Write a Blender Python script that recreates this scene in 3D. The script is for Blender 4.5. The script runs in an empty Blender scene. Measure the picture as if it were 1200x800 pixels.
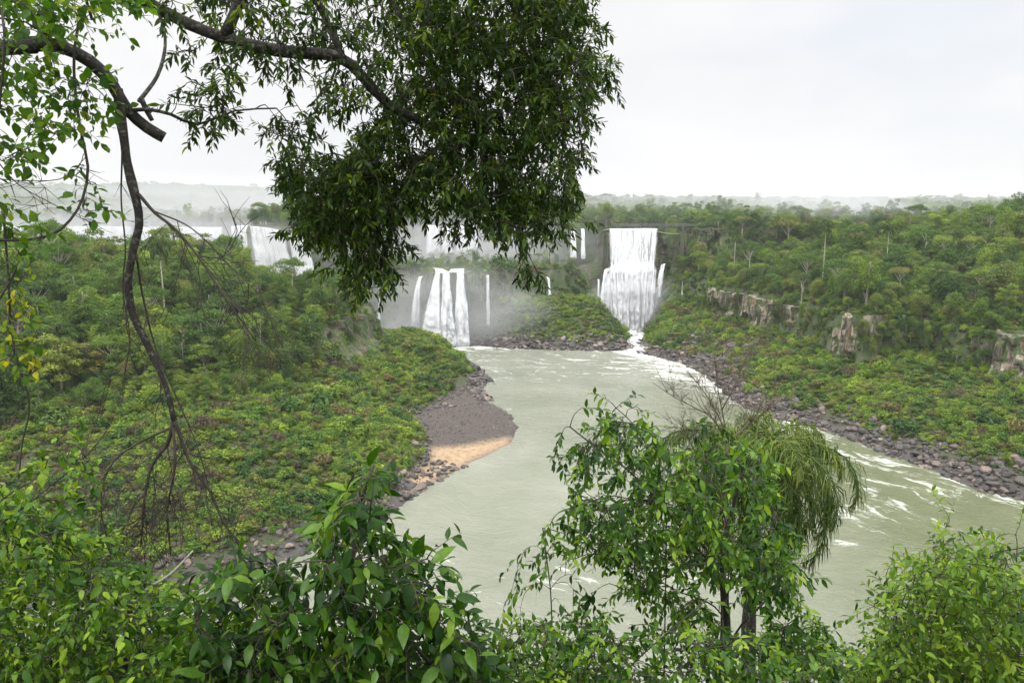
import bpy, math, random
import numpy as np
R = math.radians
random.seed(7)
rng = np.random.default_rng(7)
scene = bpy.context.scene
COL = scene.collection

# ------------------------------------------------------------------ camera
CAM_H, LENS = 75.0, 26.0
PITCH = R(10.5)
F = LENS / 36.0 * 1200.0
cam_d = bpy.data.cameras.new("camera"); cam_d.lens = LENS; cam_d.sensor_width = 36.0
cam_d.clip_start = 0.1; cam_d.clip_end = 9000.0
cam = bpy.data.objects.new("camera", cam_d); COL.objects.link(cam)
cam.location = (0, 0, CAM_H); cam.rotation_euler = (R(90) - PITCH, 0, 0)
scene.camera = cam

# ------------------------------------------------------------------ sky, sun, exposure
SUN_EL, SUN_AZ = R(62), R(215)          # azimuth clockwise from +Y
world = bpy.data.worlds.new("World"); scene.world = world; world.use_nodes = True
nt = world.node_tree; nt.nodes.clear()
def N(tree, kind, **kw):
    n = tree.nodes.new(kind)
    for k, v in kw.items():
        if k in n.inputs.keys() if isinstance(k, str) else False: n.inputs[k].default_value = v
        else: setattr(n, k, v)
    return n
sky = N(nt, 'ShaderNodeTexSky'); sky.sky_type = 'NISHITA'; sky.sun_disc = False
sky.sun_elevation = SUN_EL; sky.sun_rotation = SUN_AZ
bg_sky = N(nt, 'ShaderNodeBackground'); bg_sky.inputs['Strength'].default_value = 0.12
nt.links.new(sky.outputs[0], bg_sky.inputs['Color'])
tc = N(nt, 'ShaderNodeTexCoord'); sep = N(nt, 'ShaderNodeSeparateXYZ')
nt.links.new(tc.outputs['Generated'], sep.inputs[0])
mp = N(nt, 'ShaderNodeMapping'); mp.inputs['Scale'].default_value = (1.6, 1.6, 4.2); mp.inputs['Location'].default_value = (0.35, 0.2, 0.1)
nt.links.new(tc.outputs['Generated'], mp.inputs[0])
nz = N(nt, 'ShaderNodeTexNoise'); nz.inputs['Scale'].default_value = 1.7; nz.inputs['Detail'].default_value = 5; nz.inputs['Roughness'].default_value = .5
nt.links.new(mp.outputs[0], nz.inputs['Vector'])
cr = N(nt, 'ShaderNodeValToRGB')
cr.color_ramp.elements[0].position = .34; cr.color_ramp.elements[0].color = (.71, .712, .725, 1)
cr.color_ramp.elements[1].position = .66; cr.color_ramp.elements[1].color = (.775, .775, .78, 1)
nt.links.new(nz.outputs['Fac'], cr.inputs[0])
# an overcast sky is about three times brighter overhead than at the horizon
zr = N(nt, 'ShaderNodeMapRange'); zr.interpolation_type = 'SMOOTHSTEP'
zr.inputs['From Min'].default_value = .30; zr.inputs['From Max'].default_value = .95
zr.inputs['To Min'].default_value = 1.0; zr.inputs['To Max'].default_value = 4.4
nt.links.new(sep.outputs['Z'], zr.inputs['Value'])
bg_cl = N(nt, 'ShaderNodeBackground')
nt.links.new(cr.outputs[0], bg_cl.inputs['Color']); nt.links.new(zr.outputs[0], bg_cl.inputs['Strength'])
nz2 = N(nt, 'ShaderNodeTexNoise'); nz2.inputs['Scale'].default_value = 1.3; nz2.inputs['Detail'].default_value = 4
nt.links.new(mp.outputs[0], nz2.inputs['Vector'])
mr = N(nt, 'ShaderNodeMapRange'); mr.inputs['From Min'].default_value = .34; mr.inputs['From Max'].default_value = .5
mr.inputs['To Min'].default_value = .80; mr.inputs['To Max'].default_value = 1.0
nt.links.new(nz2.outputs['Fac'], mr.inputs['Value'])
mx = N(nt, 'ShaderNodeMixShader'); nt.links.new(mr.outputs[0], mx.inputs[0])
nt.links.new(bg_sky.outputs[0], mx.inputs[1]); nt.links.new(bg_cl.outputs[0], mx.inputs[2])
wo = N(nt, 'ShaderNodeOutputWorld'); nt.links.new(mx.outputs[0], wo.inputs['Surface'])

sd_ = bpy.data.lights.new("sun", 'SUN'); sd_.energy = 1.5; sd_.angle = R(25); sd_.color = (1.0, .97, .91)
sun = bpy.data.objects.new("sun", sd_); COL.objects.link(sun)
sun.rotation_euler = (R(90) - SUN_EL, 0, math.pi - SUN_AZ)
sun.location = (0, 0, 400)
vs = scene.view_settings; vs.view_transform = 'Standard'; vs.look = 'None'; vs.gamma = 1.0; vs.use_curve_mapping = False; vs.exposure = 0.35
cy = scene.cycles
cy.use_denoising = True; cy.max_bounces = 7; cy.diffuse_bounces = 3; cy.glossy_bounces = 2; cy.transmission_bounces = 4
cy.transparent_max_bounces = 12; cy.volume_bounces = 0; cy.use_adaptive_sampling = True; cy.adaptive_threshold = .02
cy.sample_clamp_indirect = 4.0

# ------------------------------------------------------------------ helpers
def at(px, py, d=None, z=None):
    """the point seen at a pixel of the 1200x800 photo, d metres ahead or at height z"""
    x = (px - 600) / F; u = -(py - 400) / F
    dy = math.cos(PITCH) + u * math.sin(PITCH); dz = -math.sin(PITCH) + u * math.cos(PITCH)
    t = (z - CAM_H) / dz if z is not None else d / dy
    return np.array((x * t, dy * t, CAM_H + dz * t))
def proj(P):
    P = np.atleast_2d(P); y = P[:, 1]; z = P[:, 2] - CAM_H
    f = y * math.cos(PITCH) - z * math.sin(PITCH); u = y * math.sin(PITCH) + z * math.cos(PITCH)
    f = np.where(f < .01, .01, f)
    return 600 + F * P[:, 0] / f, 400 - F * u / f, f
def unit(v):
    v = np.asarray(v, float); return v / np.maximum(np.linalg.norm(v, axis=-1, keepdims=True), 1e-9)
def sstep(a, b, x):
    t = np.clip((x - a) / (b - a), 0, 1); return t * t * (3 - 2 * t)
def hash3(i, j, k):
    n = (i.astype(np.int64) * 374761393 + j.astype(np.int64) * 668265263 + k.astype(np.int64) * 1274126177) & 0x7fffffff
    n = ((n ^ (n >> 13)) * 1103515245 + 12345) & 0x7fffffff
    n = (n ^ (n >> 16)) & 0xffff
    return n / 65535.0
def vnoise(x, y, z=0.0):
    x, y, z = np.broadcast_arrays(np.asarray(x, float), np.asarray(y, float), np.asarray(z, float))
    i, j, k = np.floor(x), np.floor(y), np.floor(z)
    fx, fy, fz = x - i, y - j, z - k
    fx = fx * fx * (3 - 2 * fx); fy = fy * fy * (3 - 2 * fy); fz = fz * fz * (3 - 2 * fz)
    i = i.astype(np.int64); j = j.astype(np.int64); k = k.astype(np.int64)
    def lay(kk):
        a = hash3(i, j, kk); b = hash3(i + 1, j, kk); c = hash3(i, j + 1, kk); d = hash3(i + 1, j + 1, kk)
        return (a * (1 - fx) + b * fx) * (1 - fy) + (c * (1 - fx) + d * fx) * fy
    return lay(k) * (1 - fz) + lay(k + 1) * fz
def fbm(x, y, z=0.0, o=4):
    s = 0; a = .5
    for q in range(o):
        s = s + a * vnoise(np.asarray(x) * 2 ** q + 17 * q, np.asarray(y) * 2 ** q + 5 * q, np.asarray(z) * 2 ** q); a *= .5
    return s / (1 - .5 ** o)
def sdpoly(P, X, Y):
    """signed distance to a polygon, positive inside"""
    P = np.asarray(P, float); X = np.asarray(X, float); Y = np.asarray(Y, float)
    d2 = np.full(X.shape, 1e18); ins = np.zeros(X.shape, bool)
    for a, b in zip(P, np.roll(P, -1, 0)):
        ex, ey = b - a; wx = X - a[0]; wy = Y - a[1]
        t = np.clip((wx * ex + wy * ey) / (ex * ex + ey * ey + 1e-12), 0, 1)
        d2 = np.minimum(d2, (wx - ex * t) ** 2 + (wy - ey * t) ** 2)
        if abs(ey) > 1e-12:
            c = ((a[1] > Y) != (b[1] > Y)) & (X < ex * (Y - a[1]) / ey + a[0]); ins ^= c
    d = np.sqrt(d2); return np.where(ins, d, -d)
def mesh(name, V, faces, mats=(), fmat=None, smooth=True, attrs=None):
    """faces: list of int arrays (m,3) or (m,4)"""
    if isinstance(faces, np.ndarray): faces = [faces]
    faces = [np.asarray(f, np.int64) for f in faces if len(f)]
    me = bpy.data.meshes.new(name); V = np.asarray(V, np.float32)
    me.vertices.add(len(V)); me.vertices.foreach_set('co', V.ravel())
    li = np.concatenate([f.ravel() for f in faces]); cnt = np.concatenate([np.full(len(f), f.shape[1]) for f in faces])
    st = np.concatenate(([0], np.cumsum(cnt)[:-1]))
    me.loops.add(len(li)); me.loops.foreach_set('vertex_index', li.astype(np.int32))
    me.polygons.add(len(cnt)); me.polygons.foreach_set('loop_start', st.astype(np.int32))
    me.polygons.foreach_set('loop_total', cnt.astype(np.int32))
    for m in mats: me.materials.append(m)
    if fmat is not None: me.polygons.foreach_set('material_index', np.asarray(fmat, np.int32))
    me.polygons.foreach_set('use_smooth', np.full(len(cnt), smooth))
    for k, v in (attrs or {}).items():
        a = me.attributes.new(k, 'FLOAT', 'POINT'); a.data.foreach_set('value', np.asarray(v, np.float32))
    me.update(calc_edges=True); me.validate(); return me
def link(name, me, parent=None, loc=None):
    o = bpy.data.objects.new(name, me); COL.objects.link(o)
    if parent is not None: o.parent = parent
    if loc is not None: o.location = loc
    return o
def tag(o, label=None, cat=None, group=None, kind=None):
    if label: o['label'] = label
    if cat: o['category'] = cat
    if group: o['group'] = group
    if kind: o['kind'] = kind
    return o
def thing(name, label, cat, loc=(0, 0, 0), group=None):
    o = bpy.data.objects.new(name, None); COL.objects.link(o); o.location = loc; o.empty_display_size = .2
    return tag(o, label, cat, group)
def merge(parts):
    """parts: list of (V, [faces], matindex, {attr}) -> one"""
    Vs, T, Q, tm, qm, n = [], [], [], [], [], 0; at_ = {}
    for V, fs, mi, a in parts:
        Vs.append(V)
        for f in fs:
            f = np.asarray(f)
            if not len(f): continue
            (T if f.shape[1] == 3 else Q).append(f + n); (tm if f.shape[1] == 3 else qm).append(np.full(len(f), mi))
        for k, v in a.items(): at_.setdefault(k, []).append(v)
        n += len(V)
    fs = []; fm = []
    if T: fs.append(np.concatenate(T)); fm += tm
    if Q: fs.append(np.concatenate(Q)); fm += qm
    return np.concatenate(Vs), fs, np.concatenate(fm), {k: np.concatenate(v) for k, v in at_.items()}
def smooth_path(P, step):
    P = np.asarray(P, float)
    if len(P) == 2: P = np.array([P[0], (P[0] + P[1]) / 2, P[1]])
    Q = np.vstack([2 * P[0] - P[1], P, 2 * P[-1] - P[-2]]); out = []
    for i in range(1, len(Q) - 2):
        n = max(2, int(np.linalg.norm(Q[i + 1] - Q[i]) / step))
        for t in np.linspace(0, 1, n, endpoint=False):
            a, b, c, d = Q[i - 1:i + 3]
            out.append(.5 * ((2 * b) + (c - a) * t + (2 * a - 5 * b + 4 * c - d) * t * t + (3 * b - a - 3 * c + d) * t ** 3))
    out.append(P[-1]); return np.array(out)
def tube(P, r0, r1, sides=8, knob=0.0, seed=0, power=1.0):
    """a tapered tube along P (n,3): verts, quads+caps"""
    P = np.asarray(P, float); n = len(P)
    T = unit(np.gradient(P, axis=0)); ref = np.array((0, 0, 1.0)) if abs(T[0, 2]) < .9 else np.array((1.0, 0, 0))
    u = unit(np.cross(T[0], ref)); U = [u]
    for i in range(1, n):
        u = U[-1] - T[i] * np.dot(U[-1], T[i]); U.append(unit(u))
    U = np.array(U); W = np.cross(T, U)
    if np.ndim(r0): r = np.asarray(r0)
    else: r = r0 + (r1 - r0) * np.linspace(0, 1, n) ** power
    a = np.linspace(0, 2 * math.pi, sides, endpoint=False)
    rr = r[:, None] * np.ones(sides)
    if knob:
        s = np.arange(n)[:, None] * .45 + seed * 7.3
        rr = rr * (1 + knob * (vnoise(s, a[None, :] * .9, seed) - .5) * 2 + knob * .8 * (vnoise(s * .33, 7.0, seed) - .5) * 2)
    V = P[:, None] + rr[..., None] * (np.cos(a)[None, :, None] * U[:, None] + np.sin(a)[None, :, None] * W[:, None])
    V = V.reshape(-1, 3); i = np.arange(n - 1)[:, None] * sides; j = np.arange(sides)[None]; k = (j + 1) % sides
    q = np.stack([i + j, i + k, i + sides + k, i + sides + j], -1).reshape(-1, 4)
    V = np.vstack([V, P[0], P[-1]]); c0, c1 = len(V) - 2, len(V) - 1; jj = np.arange(sides); kk = (jj + 1) % sides
    t0 = np.stack([np.full(sides, c0), kk, jj], -1); b = (n - 1) * sides
    t1 = np.stack([np.full(sides, c1), b + jj, b + kk], -1)
    return V, [q, np.vstack([t0, t1])]
def box(c, s, rz=0.0):
    s = np.asarray(s) / 2; v = np.array([[x, y, z] for x in (-1, 1) for y in (-1, 1) for z in (-1, 1)]) * s
    ca, sa = math.cos(rz), math.sin(rz); v = v @ np.array([[ca, sa, 0], [-sa, ca, 0], [0, 0, 1]]) + np.asarray(c)
    q = np.array([[0, 1, 3, 2], [4, 6, 7, 5], [0, 4, 5, 1], [2, 3, 7, 6], [0, 2, 6, 4], [1, 5, 7, 3]])
    return v, [q]

# ------------------------------------------------------------------ materials
def newmat(name):
    m = bpy.data.materials.new(name); m.use_nodes = True; t = m.node_tree; t.nodes.clear()
    return m, t, N(t, 'ShaderNodeOutputMaterial')
def ramp(t, src, stops):
    r = N(t, 'ShaderNodeValToRGB'); e = r.color_ramp.elements
    while len(e) < len(stops): e.new(.5)
    for q, (p, c) in zip(e, stops): q.position = p; q.color = (*c, 1)
    if src is not None: t.links.new(src, r.inputs[0])
    return r
def noise(t, vec, scale, detail=4, rough=.55, dist=0.0, sc=None):
    if sc is not None:
        m = N(t, 'ShaderNodeMapping'); m.inputs['Scale'].default_value = sc; t.links.new(vec, m.inputs[0]); vec = m.outputs[0]
    n = N(t, 'ShaderNodeTexNoise'); n.inputs['Scale'].default_value = scale; n.inputs['Detail'].default_value = detail
    n.inputs['Roughness'].default_value = rough; n.inputs['Distortion'].default_value = dist
    t.links.new(vec, n.inputs['Vector']); return n.outputs['Fac']
def mixc(t, fac, a, b, mode='MIX'):
    m = N(t, 'ShaderNodeMix'); m.data_type = 'RGBA'; m.blend_type = mode
    for s, v in ((0, fac), (6, a), (7, b)):
        if isinstance(v, (tuple, float, int)): m.inputs[s].default_value = (*v, 1) if isinstance(v, tuple) else v
        else: t.links.new(v, m.inputs[s])
    return m.outputs[2]
def math_(t, op, a, b=None, clamp=False):
    m = N(t, 'ShaderNodeMath'); m.operation = op; m.use_clamp = clamp
    for s, v in ((0, a), (1, b)):
        if v is None: continue
        if isinstance(v, (float, int)): m.inputs[s].default_value = v
        else: t.links.new(v, m.inputs[s])
    return m.outputs[0]
def maprange(t, v, a, b, c=0.0, d=1.0, smooth=False):
    m = N(t, 'ShaderNodeMapRange'); m.clamp = True
    if smooth: m.interpolation_type = 'SMOOTHSTEP'
    t.links.new(v, m.inputs['Value'])
    for k, x in (('From Min', a), ('From Max', b), ('To Min', c), ('To Max', d)): m.inputs[k].default_value = x
    return m.outputs[0]
def leafmat(name, stops, rough=.45, trans=.35, tcol=(1.35, 1.35, .4), per_object=False, spec=.4):
    """leaf colour runs over the ramp with each leaf's own tint (and each plant's, when copied)"""
    m, t, o = newmat(name)
    a = N(t, 'ShaderNodeAttribute'); a.attribute_name = 'tint'; f = a.outputs['Fac']
    if per_object:
        oi = N(t, 'ShaderNodeObjectInfo'); r = ramp(t, oi.outputs['Random'], stops)
        base = mixc(t, 1.0, r.outputs[0], ramp(t, f, [(0, (.5, .54, .5)), (.55, (1, 1, 1)), (1, (1.6, 1.45, 1.0))]).outputs[0], 'MULTIPLY')
    else: base = ramp(t, f, stops).outputs[0]
    if not per_object:
        tc = N(t, 'ShaderNodeTexCoord'); mo = noise(t, tc.outputs['Object'], 34, 4, .65); base = mixc(t, 1.0, base, ramp(t, mo, [(.32, (.72, .74, .7)), (.55, (1, 1, 1)), (.72, (1.25, 1.15, .9))]).outputs[0], 'MULTIPLY')
    p = N(t, 'ShaderNodeBsdfPrincipled'); t.links.new(base, p.inputs['Base Color']); p.inputs['Roughness'].default_value = rough
    p.inputs['Specular IOR Level'].default_value = spec
    tr = N(t, 'ShaderNodeBsdfTranslucent'); t.links.new(mixc(t, 1.0, base, tcol, 'MULTIPLY'), tr.inputs['Color'])
    mx = N(t, 'ShaderNodeMixShader'); mx.inputs[0].default_value = trans
    t.links.new(p.outputs[0], mx.inputs[1]); t.links.new(tr.outputs[0], mx.inputs[2]); t.links.new(mx.outputs[0], o.inputs[0])
    return m
def barkmat(name, c0, c1, lichen=None, scale=9.0, bump=.5):
    m, t, o = newmat(name); tc = N(t, 'ShaderNodeTexCoord'); v = tc.outputs['Object']
    n1 = noise(t, v, scale, 6, .65, .4, sc=(1, 1, .45)); c = ramp(t, n1, [(.3, c0), (.7, c1)]).outputs[0]
    if lichen:
        n2 = noise(t, v, scale * 1.4, 4, .6); c = mixc(t, maprange(t, n2, .54, .64), c, lichen)
    p = N(t, 'ShaderNodeBsdfPrincipled'); t.links.new(c, p.inputs['Base Color']); p.inputs['Roughness'].default_value = .85
    b = N(t, 'ShaderNodeBump'); b.inputs['Strength'].default_value = bump; b.inputs['Distance'].default_value = .03
    t.links.new(noise(t, v, scale * 3, 5, .7), b.inputs['Height']); t.links.new(b.outputs[0], p.inputs['Normal'])
    t.links.new(p.outputs[0], o.inputs[0]); return m
def plain(name, c, rough=.6, metal=0.0):
    m, t, o = newmat(name); tc = N(t, 'ShaderNodeTexCoord')
    n = noise(t, tc.outputs['Object'], 1.7, 5, .6); k = ramp(t, n, [(.3, tuple(x * .75 for x in c)), (.7, tuple(x * 1.15 for x in c))])
    p = N(t, 'ShaderNodeBsdfPrincipled'); t.links.new(k.outputs[0], p.inputs['Base Color'])
    p.inputs['Roughness'].default_value = rough; p.inputs['Metallic'].default_value = metal
    t.links.new(p.outputs[0], o.inputs[0]); return m

G_TREE = [(0, (.036, .088, .014)), (.18, (.066, .135, .018)), (.36, (.10, .178, .022)), (.5, (.055, .115, .025)), (.64, (.15, .235, .024)), (.76, (.11, .14, .043)), (.88, (.19, .28, .028)), (1, (.165, .155, .055))]
M_CROWN = leafmat('crown_leaves', G_TREE, .6, .38, per_object=True, spec=.25)
G_SHRUB = [(0, (.05, .115, .014)), (.25, (.105, .19, .018)), (.5, (.145, .225, .022)), (.7, (.185, .26, .024)), (.85, (.12, .145, .035)), (1, (.15, .125, .055))]
M_SHRUB = leafmat('shrub_leaves', G_SHRUB, .6, .3, per_object=True, spec=.25)
M_TRUNK = barkmat('forest_bark', (.10, .085, .065), (.30, .27, .22), scale=2.0)
M_PALE = barkmat('pale_bark', (.30, .27, .22), (.52, .48, .41), scale=2.0)
M_FROND = leafmat('palm_leaflets', [(0, (.022, .042, .010)), (.5, (.045, .085, .014)), (1, (.19, .24, .04))], .5, .3, spec=.2)
M_OVER = leafmat('overhead_leaves', [(0, (.014, .032, .006)), (.5, (.030, .064, .009)), (.82, (.07, .125, .014)), (1, (.17, .23, .025))], .5, .42, spec=.18)
M_VINE = leafmat('vine_leaves', [(0, (.03, .085, .012)), (.5, (.065, .15, .016)), (.85, (.12, .22, .02)), (1, (.22, .28, .025))], .5, .5, spec=.2)
M_DARKL = leafmat('broad_glossy_leaves', [(0, (.007, .026, .004)), (.45, (.022, .07, .006)), (.75, (.07, .155, .011)), (1, (.16, .26, .022))], .34, .36, spec=.22)
M_MIDL = leafmat('fresh_leaves', [(0, (.012, .045, .006)), (.4, (.045, .12, .010)), (.7, (.11, .22, .015)), (1, (.26, .38, .03))], .4, .4, spec=.26)
M_LIME = leafmat('lime_leaves', [(0, (.025, .07, .008)), (.4, (.09, .18, .012)), (.8, (.18, .29, .022)), (1, (.28, .37, .035))], .45, .42, spec=.24)
M_YEL = leafmat('yellowing_leaves', [(0, (.06, .14, .015)), (.5, (.16, .24, .015)), (.75, (.45, .42, .02)), (1, (.55, .48, .03))], .45, .45, spec=.25)
M_LIMB = barkmat('lichened_bark', (.016, .013, .011), (.055, .047, .040), (.13, .13, .105), 14, 1.0)
M_TWIG = barkmat('dark_twig_bark', (.022, .017, .014), (.07, .055, .045), None, 20, .4)
M_DRY = barkmat('dry_twig_bark', (.07, .05, .038), (.17, .13, .10), None, 20, .4)
M_STICK = barkmat('weathered_wood', (.24, .20, .17), (.42, .38, .33), None, 14, .6)

# ------------------------------------------------------------------ land form
LEFT_SHORE = [(-900, 120), (-400, 112), (-150, 122), (-74.5, 132), (-64.4, 134), (-53.8, 144), (-42, 154), (-34.5, 165), (-28.3, 178), (-25, 186.5), (-13.7, 206), (0, 225.7), (2, 244), (0, 260), (-8.3, 278), (-14, 298), (-11, 313), (-15, 330), (-22.6, 348), (-36, 372), (-60, 385), (-90, 395)]
BASIN = [(-92, 410), (-77, 420), (-58, 410), (-37, 398), (-18, 393), (0, 385), (27, 380), (54, 379), (64, 386), (66, 392), (70, 386)]
RIGHT_SHORE = [(64, 375.6), (72.6, 362.5), (82.2, 348), (87.4, 321), (87.4, 271.5), (92, 256.6), (105, 244), (110.7, 230), (116, 213.6), (122, 201), (125, 186.5), (132, 180.7), (137.5, 172.6), (170, 130), (260, 75), (500, 40), (900, 20)]
NEAR_SHORE = [(900, -40), (500, -20), (200, 30), (100, 66), (40, 78), (-30, 78), (-100, 66), (-400, 40), (-900, 20)]
RIVER = LEFT_SHORE + BASIN + RIGHT_SHORE + NEAR_SHORE
BEACH = [(-29, 183), (-25, 186.5), (-13.7, 206), (0, 225.7), (2, 244), (0, 260), (-8.3, 278), (-14, 298), (-21, 296), (-25, 278), (-30, 264), (-33, 250), (-29, 238), (-25, 225), (-24, 205), (-29, 192)]
NEAR = NEAR_SHORE + [(-900, -400), (900, -400)]
MESA = [(-64, 310), (-71, 283), (-97, 246), (-127, 216), (-172, 196), (-330, 182), (-900, 190), (-900, 470), (-330, 440), (-200, 425), (-120, 405), (-86, 368), (-68, 335)]
LEDGE = [(-112, 452), (-84, 436), (-57, 420), (-42, 410), (-20, 410), (-6, 420), (10, 432), (36, 444), (50, 452), (58, 470), (40, 640), (-160, 640)]
BACK = [(-3900, 700), (-700, 660), (-420, 645), (-300, 628), (-205, 606), (-192, 535), (-158, 492), (-122, 452), (-114, 466), (-100, 508), (-60, 528), (-20, 525), (4, 500), (24, 478), (46, 462), (56, 454), (90, 454), (98, 438), (150, 430), (320, 420), (900, 400), (3900, 300), (3900, 4300), (-3900, 4300)]
RIGHT = [(101, 440), (106, 405), (112, 382), (123.6, 353), (129, 306), (133, 275), (153, 271), (161, 248), (170, 238), (215, 190), (330, 140), (900, 90), (3900, 60), (3900, 900), (300, 700), (101, 500)]
FALL_LIPS = [((56, 450), (90, 450)), ((-47, 410), (-25, 410)), ((-60, 526), (-24, 524)), ((-420, 640), (-205, 606)), ((-190, 530), (-120, 450))]

def seg_dist(X, Y, a, b):
    ex, ey = b[0] - a[0], b[1] - a[1]; t = np.clip(((X - a[0]) * ex + (Y - a[1]) * ey) / (ex * ex + ey * ey), 0, 1)
    return np.hypot(X - a[0] - ex * t, Y - a[1] - ey * t)
def ground(X, Y, fine=True):
    X = np.asarray(X, float); Y = np.asarray(Y, float)
    wx = 5 * (fbm(X / 26, Y / 26, 3.1, 3) - .5) * 2; wy = 5 * (fbm(X / 26, Y / 26, 9.7, 3) - .5) * 2
    Xw, Yw = X + wx, Y + wy
    sw = sdpoly(RIVER, X + wx * .25, Y + wy * .25); sb = sdpoly(BEACH, X + wx * .2, Y + wy * .2)
    n1 = fbm(X / 17, Y / 17, 1.3, 4) - .5; n2 = fbm(X / 60, Y / 60, 4.4, 3) - .5
    d = np.maximum(-np.maximum(sw, sb), 0); cap = 33.0
    zt = cap * (1 - np.exp(-.60 * d / cap)) * (1 + .5 * n1) + np.where(d > 0, .4, 0)
    dw = np.maximum(-sw, 0)
    zt = np.where((sb > 0) & (sw < 0), .055 * dw + .15 * n1, zt)
    zt = np.where(sw > 0, -np.minimum(sw * .25, 3.0) - .05, zt)
    # hump of the green islet between the two big falls
    zt = zt + np.where(sw < 0, 7 * np.exp(-((X - 30) / 26) ** 2 - ((Y - 412) / 14) ** 2) + 5 * np.exp(-((X + 40) / 15) ** 2 - ((Y - 345) / 22) ** 2), 0)
    z = zt
    # mesa on the left: forested flank, sheer only at its far nose
    s = sdpoly(MESA, Xw, Yw); nose = sstep(-110, -78, X) * sstep(255, 290, Y)
    w = 62 * (1 - nose) + 9 * nose
    z = z + (np.maximum(42.5 - 9 * sstep(-.38, -.26, X / np.maximum(Y, 50)) + 6 * n2, z) - z) * sstep(-3, 1, s / w * 3.2 - 2.4 + nose * 1.6) 
    s = sdpoly(LEDGE, Xw, Yw); z = z + (np.maximum(38 + 4 * n1, z) - z) * sstep(-2, 5, s)
    s = sdpoly(RIGHT, Xw, Yw); top = 34 + 25 * sstep(0, 135, s) + 6 * n2
    z = z + (np.maximum(top, z) - z) * sstep(-1.5, 4.5, s)
    s = sdpoly(BACK, Xw, Yw)
    wide = 8 + 20 * sstep(0, 15, X) * sstep(50, 35, X) + 14 * sstep(96, 120, X)
    hills = 48 * np.exp(-((X + 1350) / 1150) ** 2) * sstep(1000, 2300, Y) + 16 * sstep(900, 2800, Y) + 16 * n2 * sstep(600, 1800, Y) + 22 * (fbm(X / 420, Y / 420, 2.2, 3) - .5) * sstep(700, 1700, Y)
    z = z + (np.maximum(59.5 - 4 * sstep(-190, -235, X) * sstep(900, 680, Y) + hills + 2 * n2, z) - z) * sstep(-.35, .75, s / wide)
    for a_, b_, za, zb in (((71, 446), (70, 412), 2.6, 1.6), ((70, 412), (66, 376), 1.6, -.6)):
        dd = seg_dist(X, Y, a_, b_); z = np.minimum(z, za + (zb - za) * np.clip((Y - a_[1]) / (b_[1] - a_[1]), 0, 1) + 1.1 * np.maximum(dd - 5 - 3 * n1, 0) + 1.6 * n1)
    s = sdpoly(NEAR, X, Y)
    z = np.where(s > 0, np.minimum(.955 * s, 73.3) + .6 * n1, z)
    return z
def zones(X, Y):
    X = np.asarray(X, float); Y = np.asarray(Y, float)
    return dict(river=sdpoly(RIVER, X, Y), beach=sdpoly(BEACH, X, Y), mesa=sdpoly(MESA, X, Y), ledge=sdpoly(LEDGE, X, Y), back=sdpoly(BACK, X, Y), right=sdpoly(RIGHT, X, Y), near=sdpoly(NEAR, X, Y))
def axis(lo, hi, step, a, b, n):
    core = np.arange(lo, hi + .1, step)
    g0 = lo - (lo - a) * (np.geomspace(1, 60, n) - 1) / 59; g1 = hi + (b - hi) * (np.geomspace(1, 60, n) - 1) / 59
    return np.concatenate([g0[:0:-1], core, g1[1:]])

gx = axis(-330, 330, 2.2, -3600, 3600, 40); gy = axis(70, 560, 2.2, -250, 4000, 44)
GX, GY = np.meshgrid(gx, gy); GZ = ground(GX, GY)
V = np.stack([GX, GY, GZ], -1).reshape(-1, 3); nx, ny = len(gx), len(gy)
i = np.arange(ny - 1)[:, None] * nx + np.arange(nx - 1)[None]
Q = np.stack([i, i + 1, i + nx + 1, i + nx], -1).reshape(-1, 4)
z_ = zones(GX.ravel(), GY.ravel())
beach = sstep(-3, 1.5, z_['beach'] + 3 * (fbm(V[:, 0] / 5, V[:, 1] / 5) - .5))
sand = beach * sstep(4, -4, V[:, 1] - 227 - .55 * (V[:, 0] + 10) + 9 * (fbm(V[:, 0] / 7, V[:, 1] / 7, 5) - .5))
wet = sstep(3.2, .4, -z_['river'] + 1.2 * (fbm(V[:, 0] / 6, V[:, 1] / 6, 4) - .5))
dry = sstep(6, 1, -z_['river'] + 5 * (fbm(V[:, 0] / 8, V[:, 1] / 8, 8) - .5))
m, t, o = newmat('earth_and_rock'); tc = N(t, 'ShaderNodeTexCoord'); v = tc.outputs['Object']; geo = N(t, 'ShaderNodeNewGeometry')
sepn = N(t, 'ShaderNodeSeparateXYZ'); t.links.new(geo.outputs['True Normal'], sepn.inputs[0])
soil = ramp(t, noise(t, v, .4, 9, .75), [(.3, (.02, .03, .01)), (.46, (.04, .055, .014)), (.56, (.05, .045, .024)), (.66, (.085, .07, .052)), (.75, (.03, .027, .024))]).outputs[0]
rock = ramp(t, noise(t, v, .35, 8, .7, .6, sc=(1, 1, .3)), [(.3, (.03, .028, .02)), (.5, (.085, .075, .055)), (.7, (.20, .17, .13))]).outputs[0]
moss = mixc(t, maprange(t, noise(t, v, .3, 7, .7), .40, .52), rock, (.045, .075, .02))
base = mixc(t, maprange(t, sepn.outputs['Z'], .62, .82), moss, soil)
def attr(t, n):
    a = N(t, 'ShaderNodeAttribute'); a.attribute_name = n; return a.outputs['Fac']
shore = ramp(t, noise(t, v, .9, 8, .75), [(.3, (.022, .02, .019)), (.6, (.07, .06, .055)), (.8, (.16, .13, .11))]).outputs[0]
base = mixc(t, attr(t, 'dry'), base, shore)
grav = ramp(t, noise(t, v, 1.1, 9, .8), [(.3, (.022, .018, .016)), (.5, (.055, .044, .038)), (.62, (.09, .07, .058)), (.75, (.14, .11, .095))]).outputs[0]
base = mixc(t, attr(t, 'beach'), base, grav)
sandc = ramp(t, noise(t, v, .5, 8, .7), [(.33, (.10, .07, .05)), (.43, (.25, .17, .095)), (.7, (.37, .275, .175))]).outputs[0]
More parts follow.
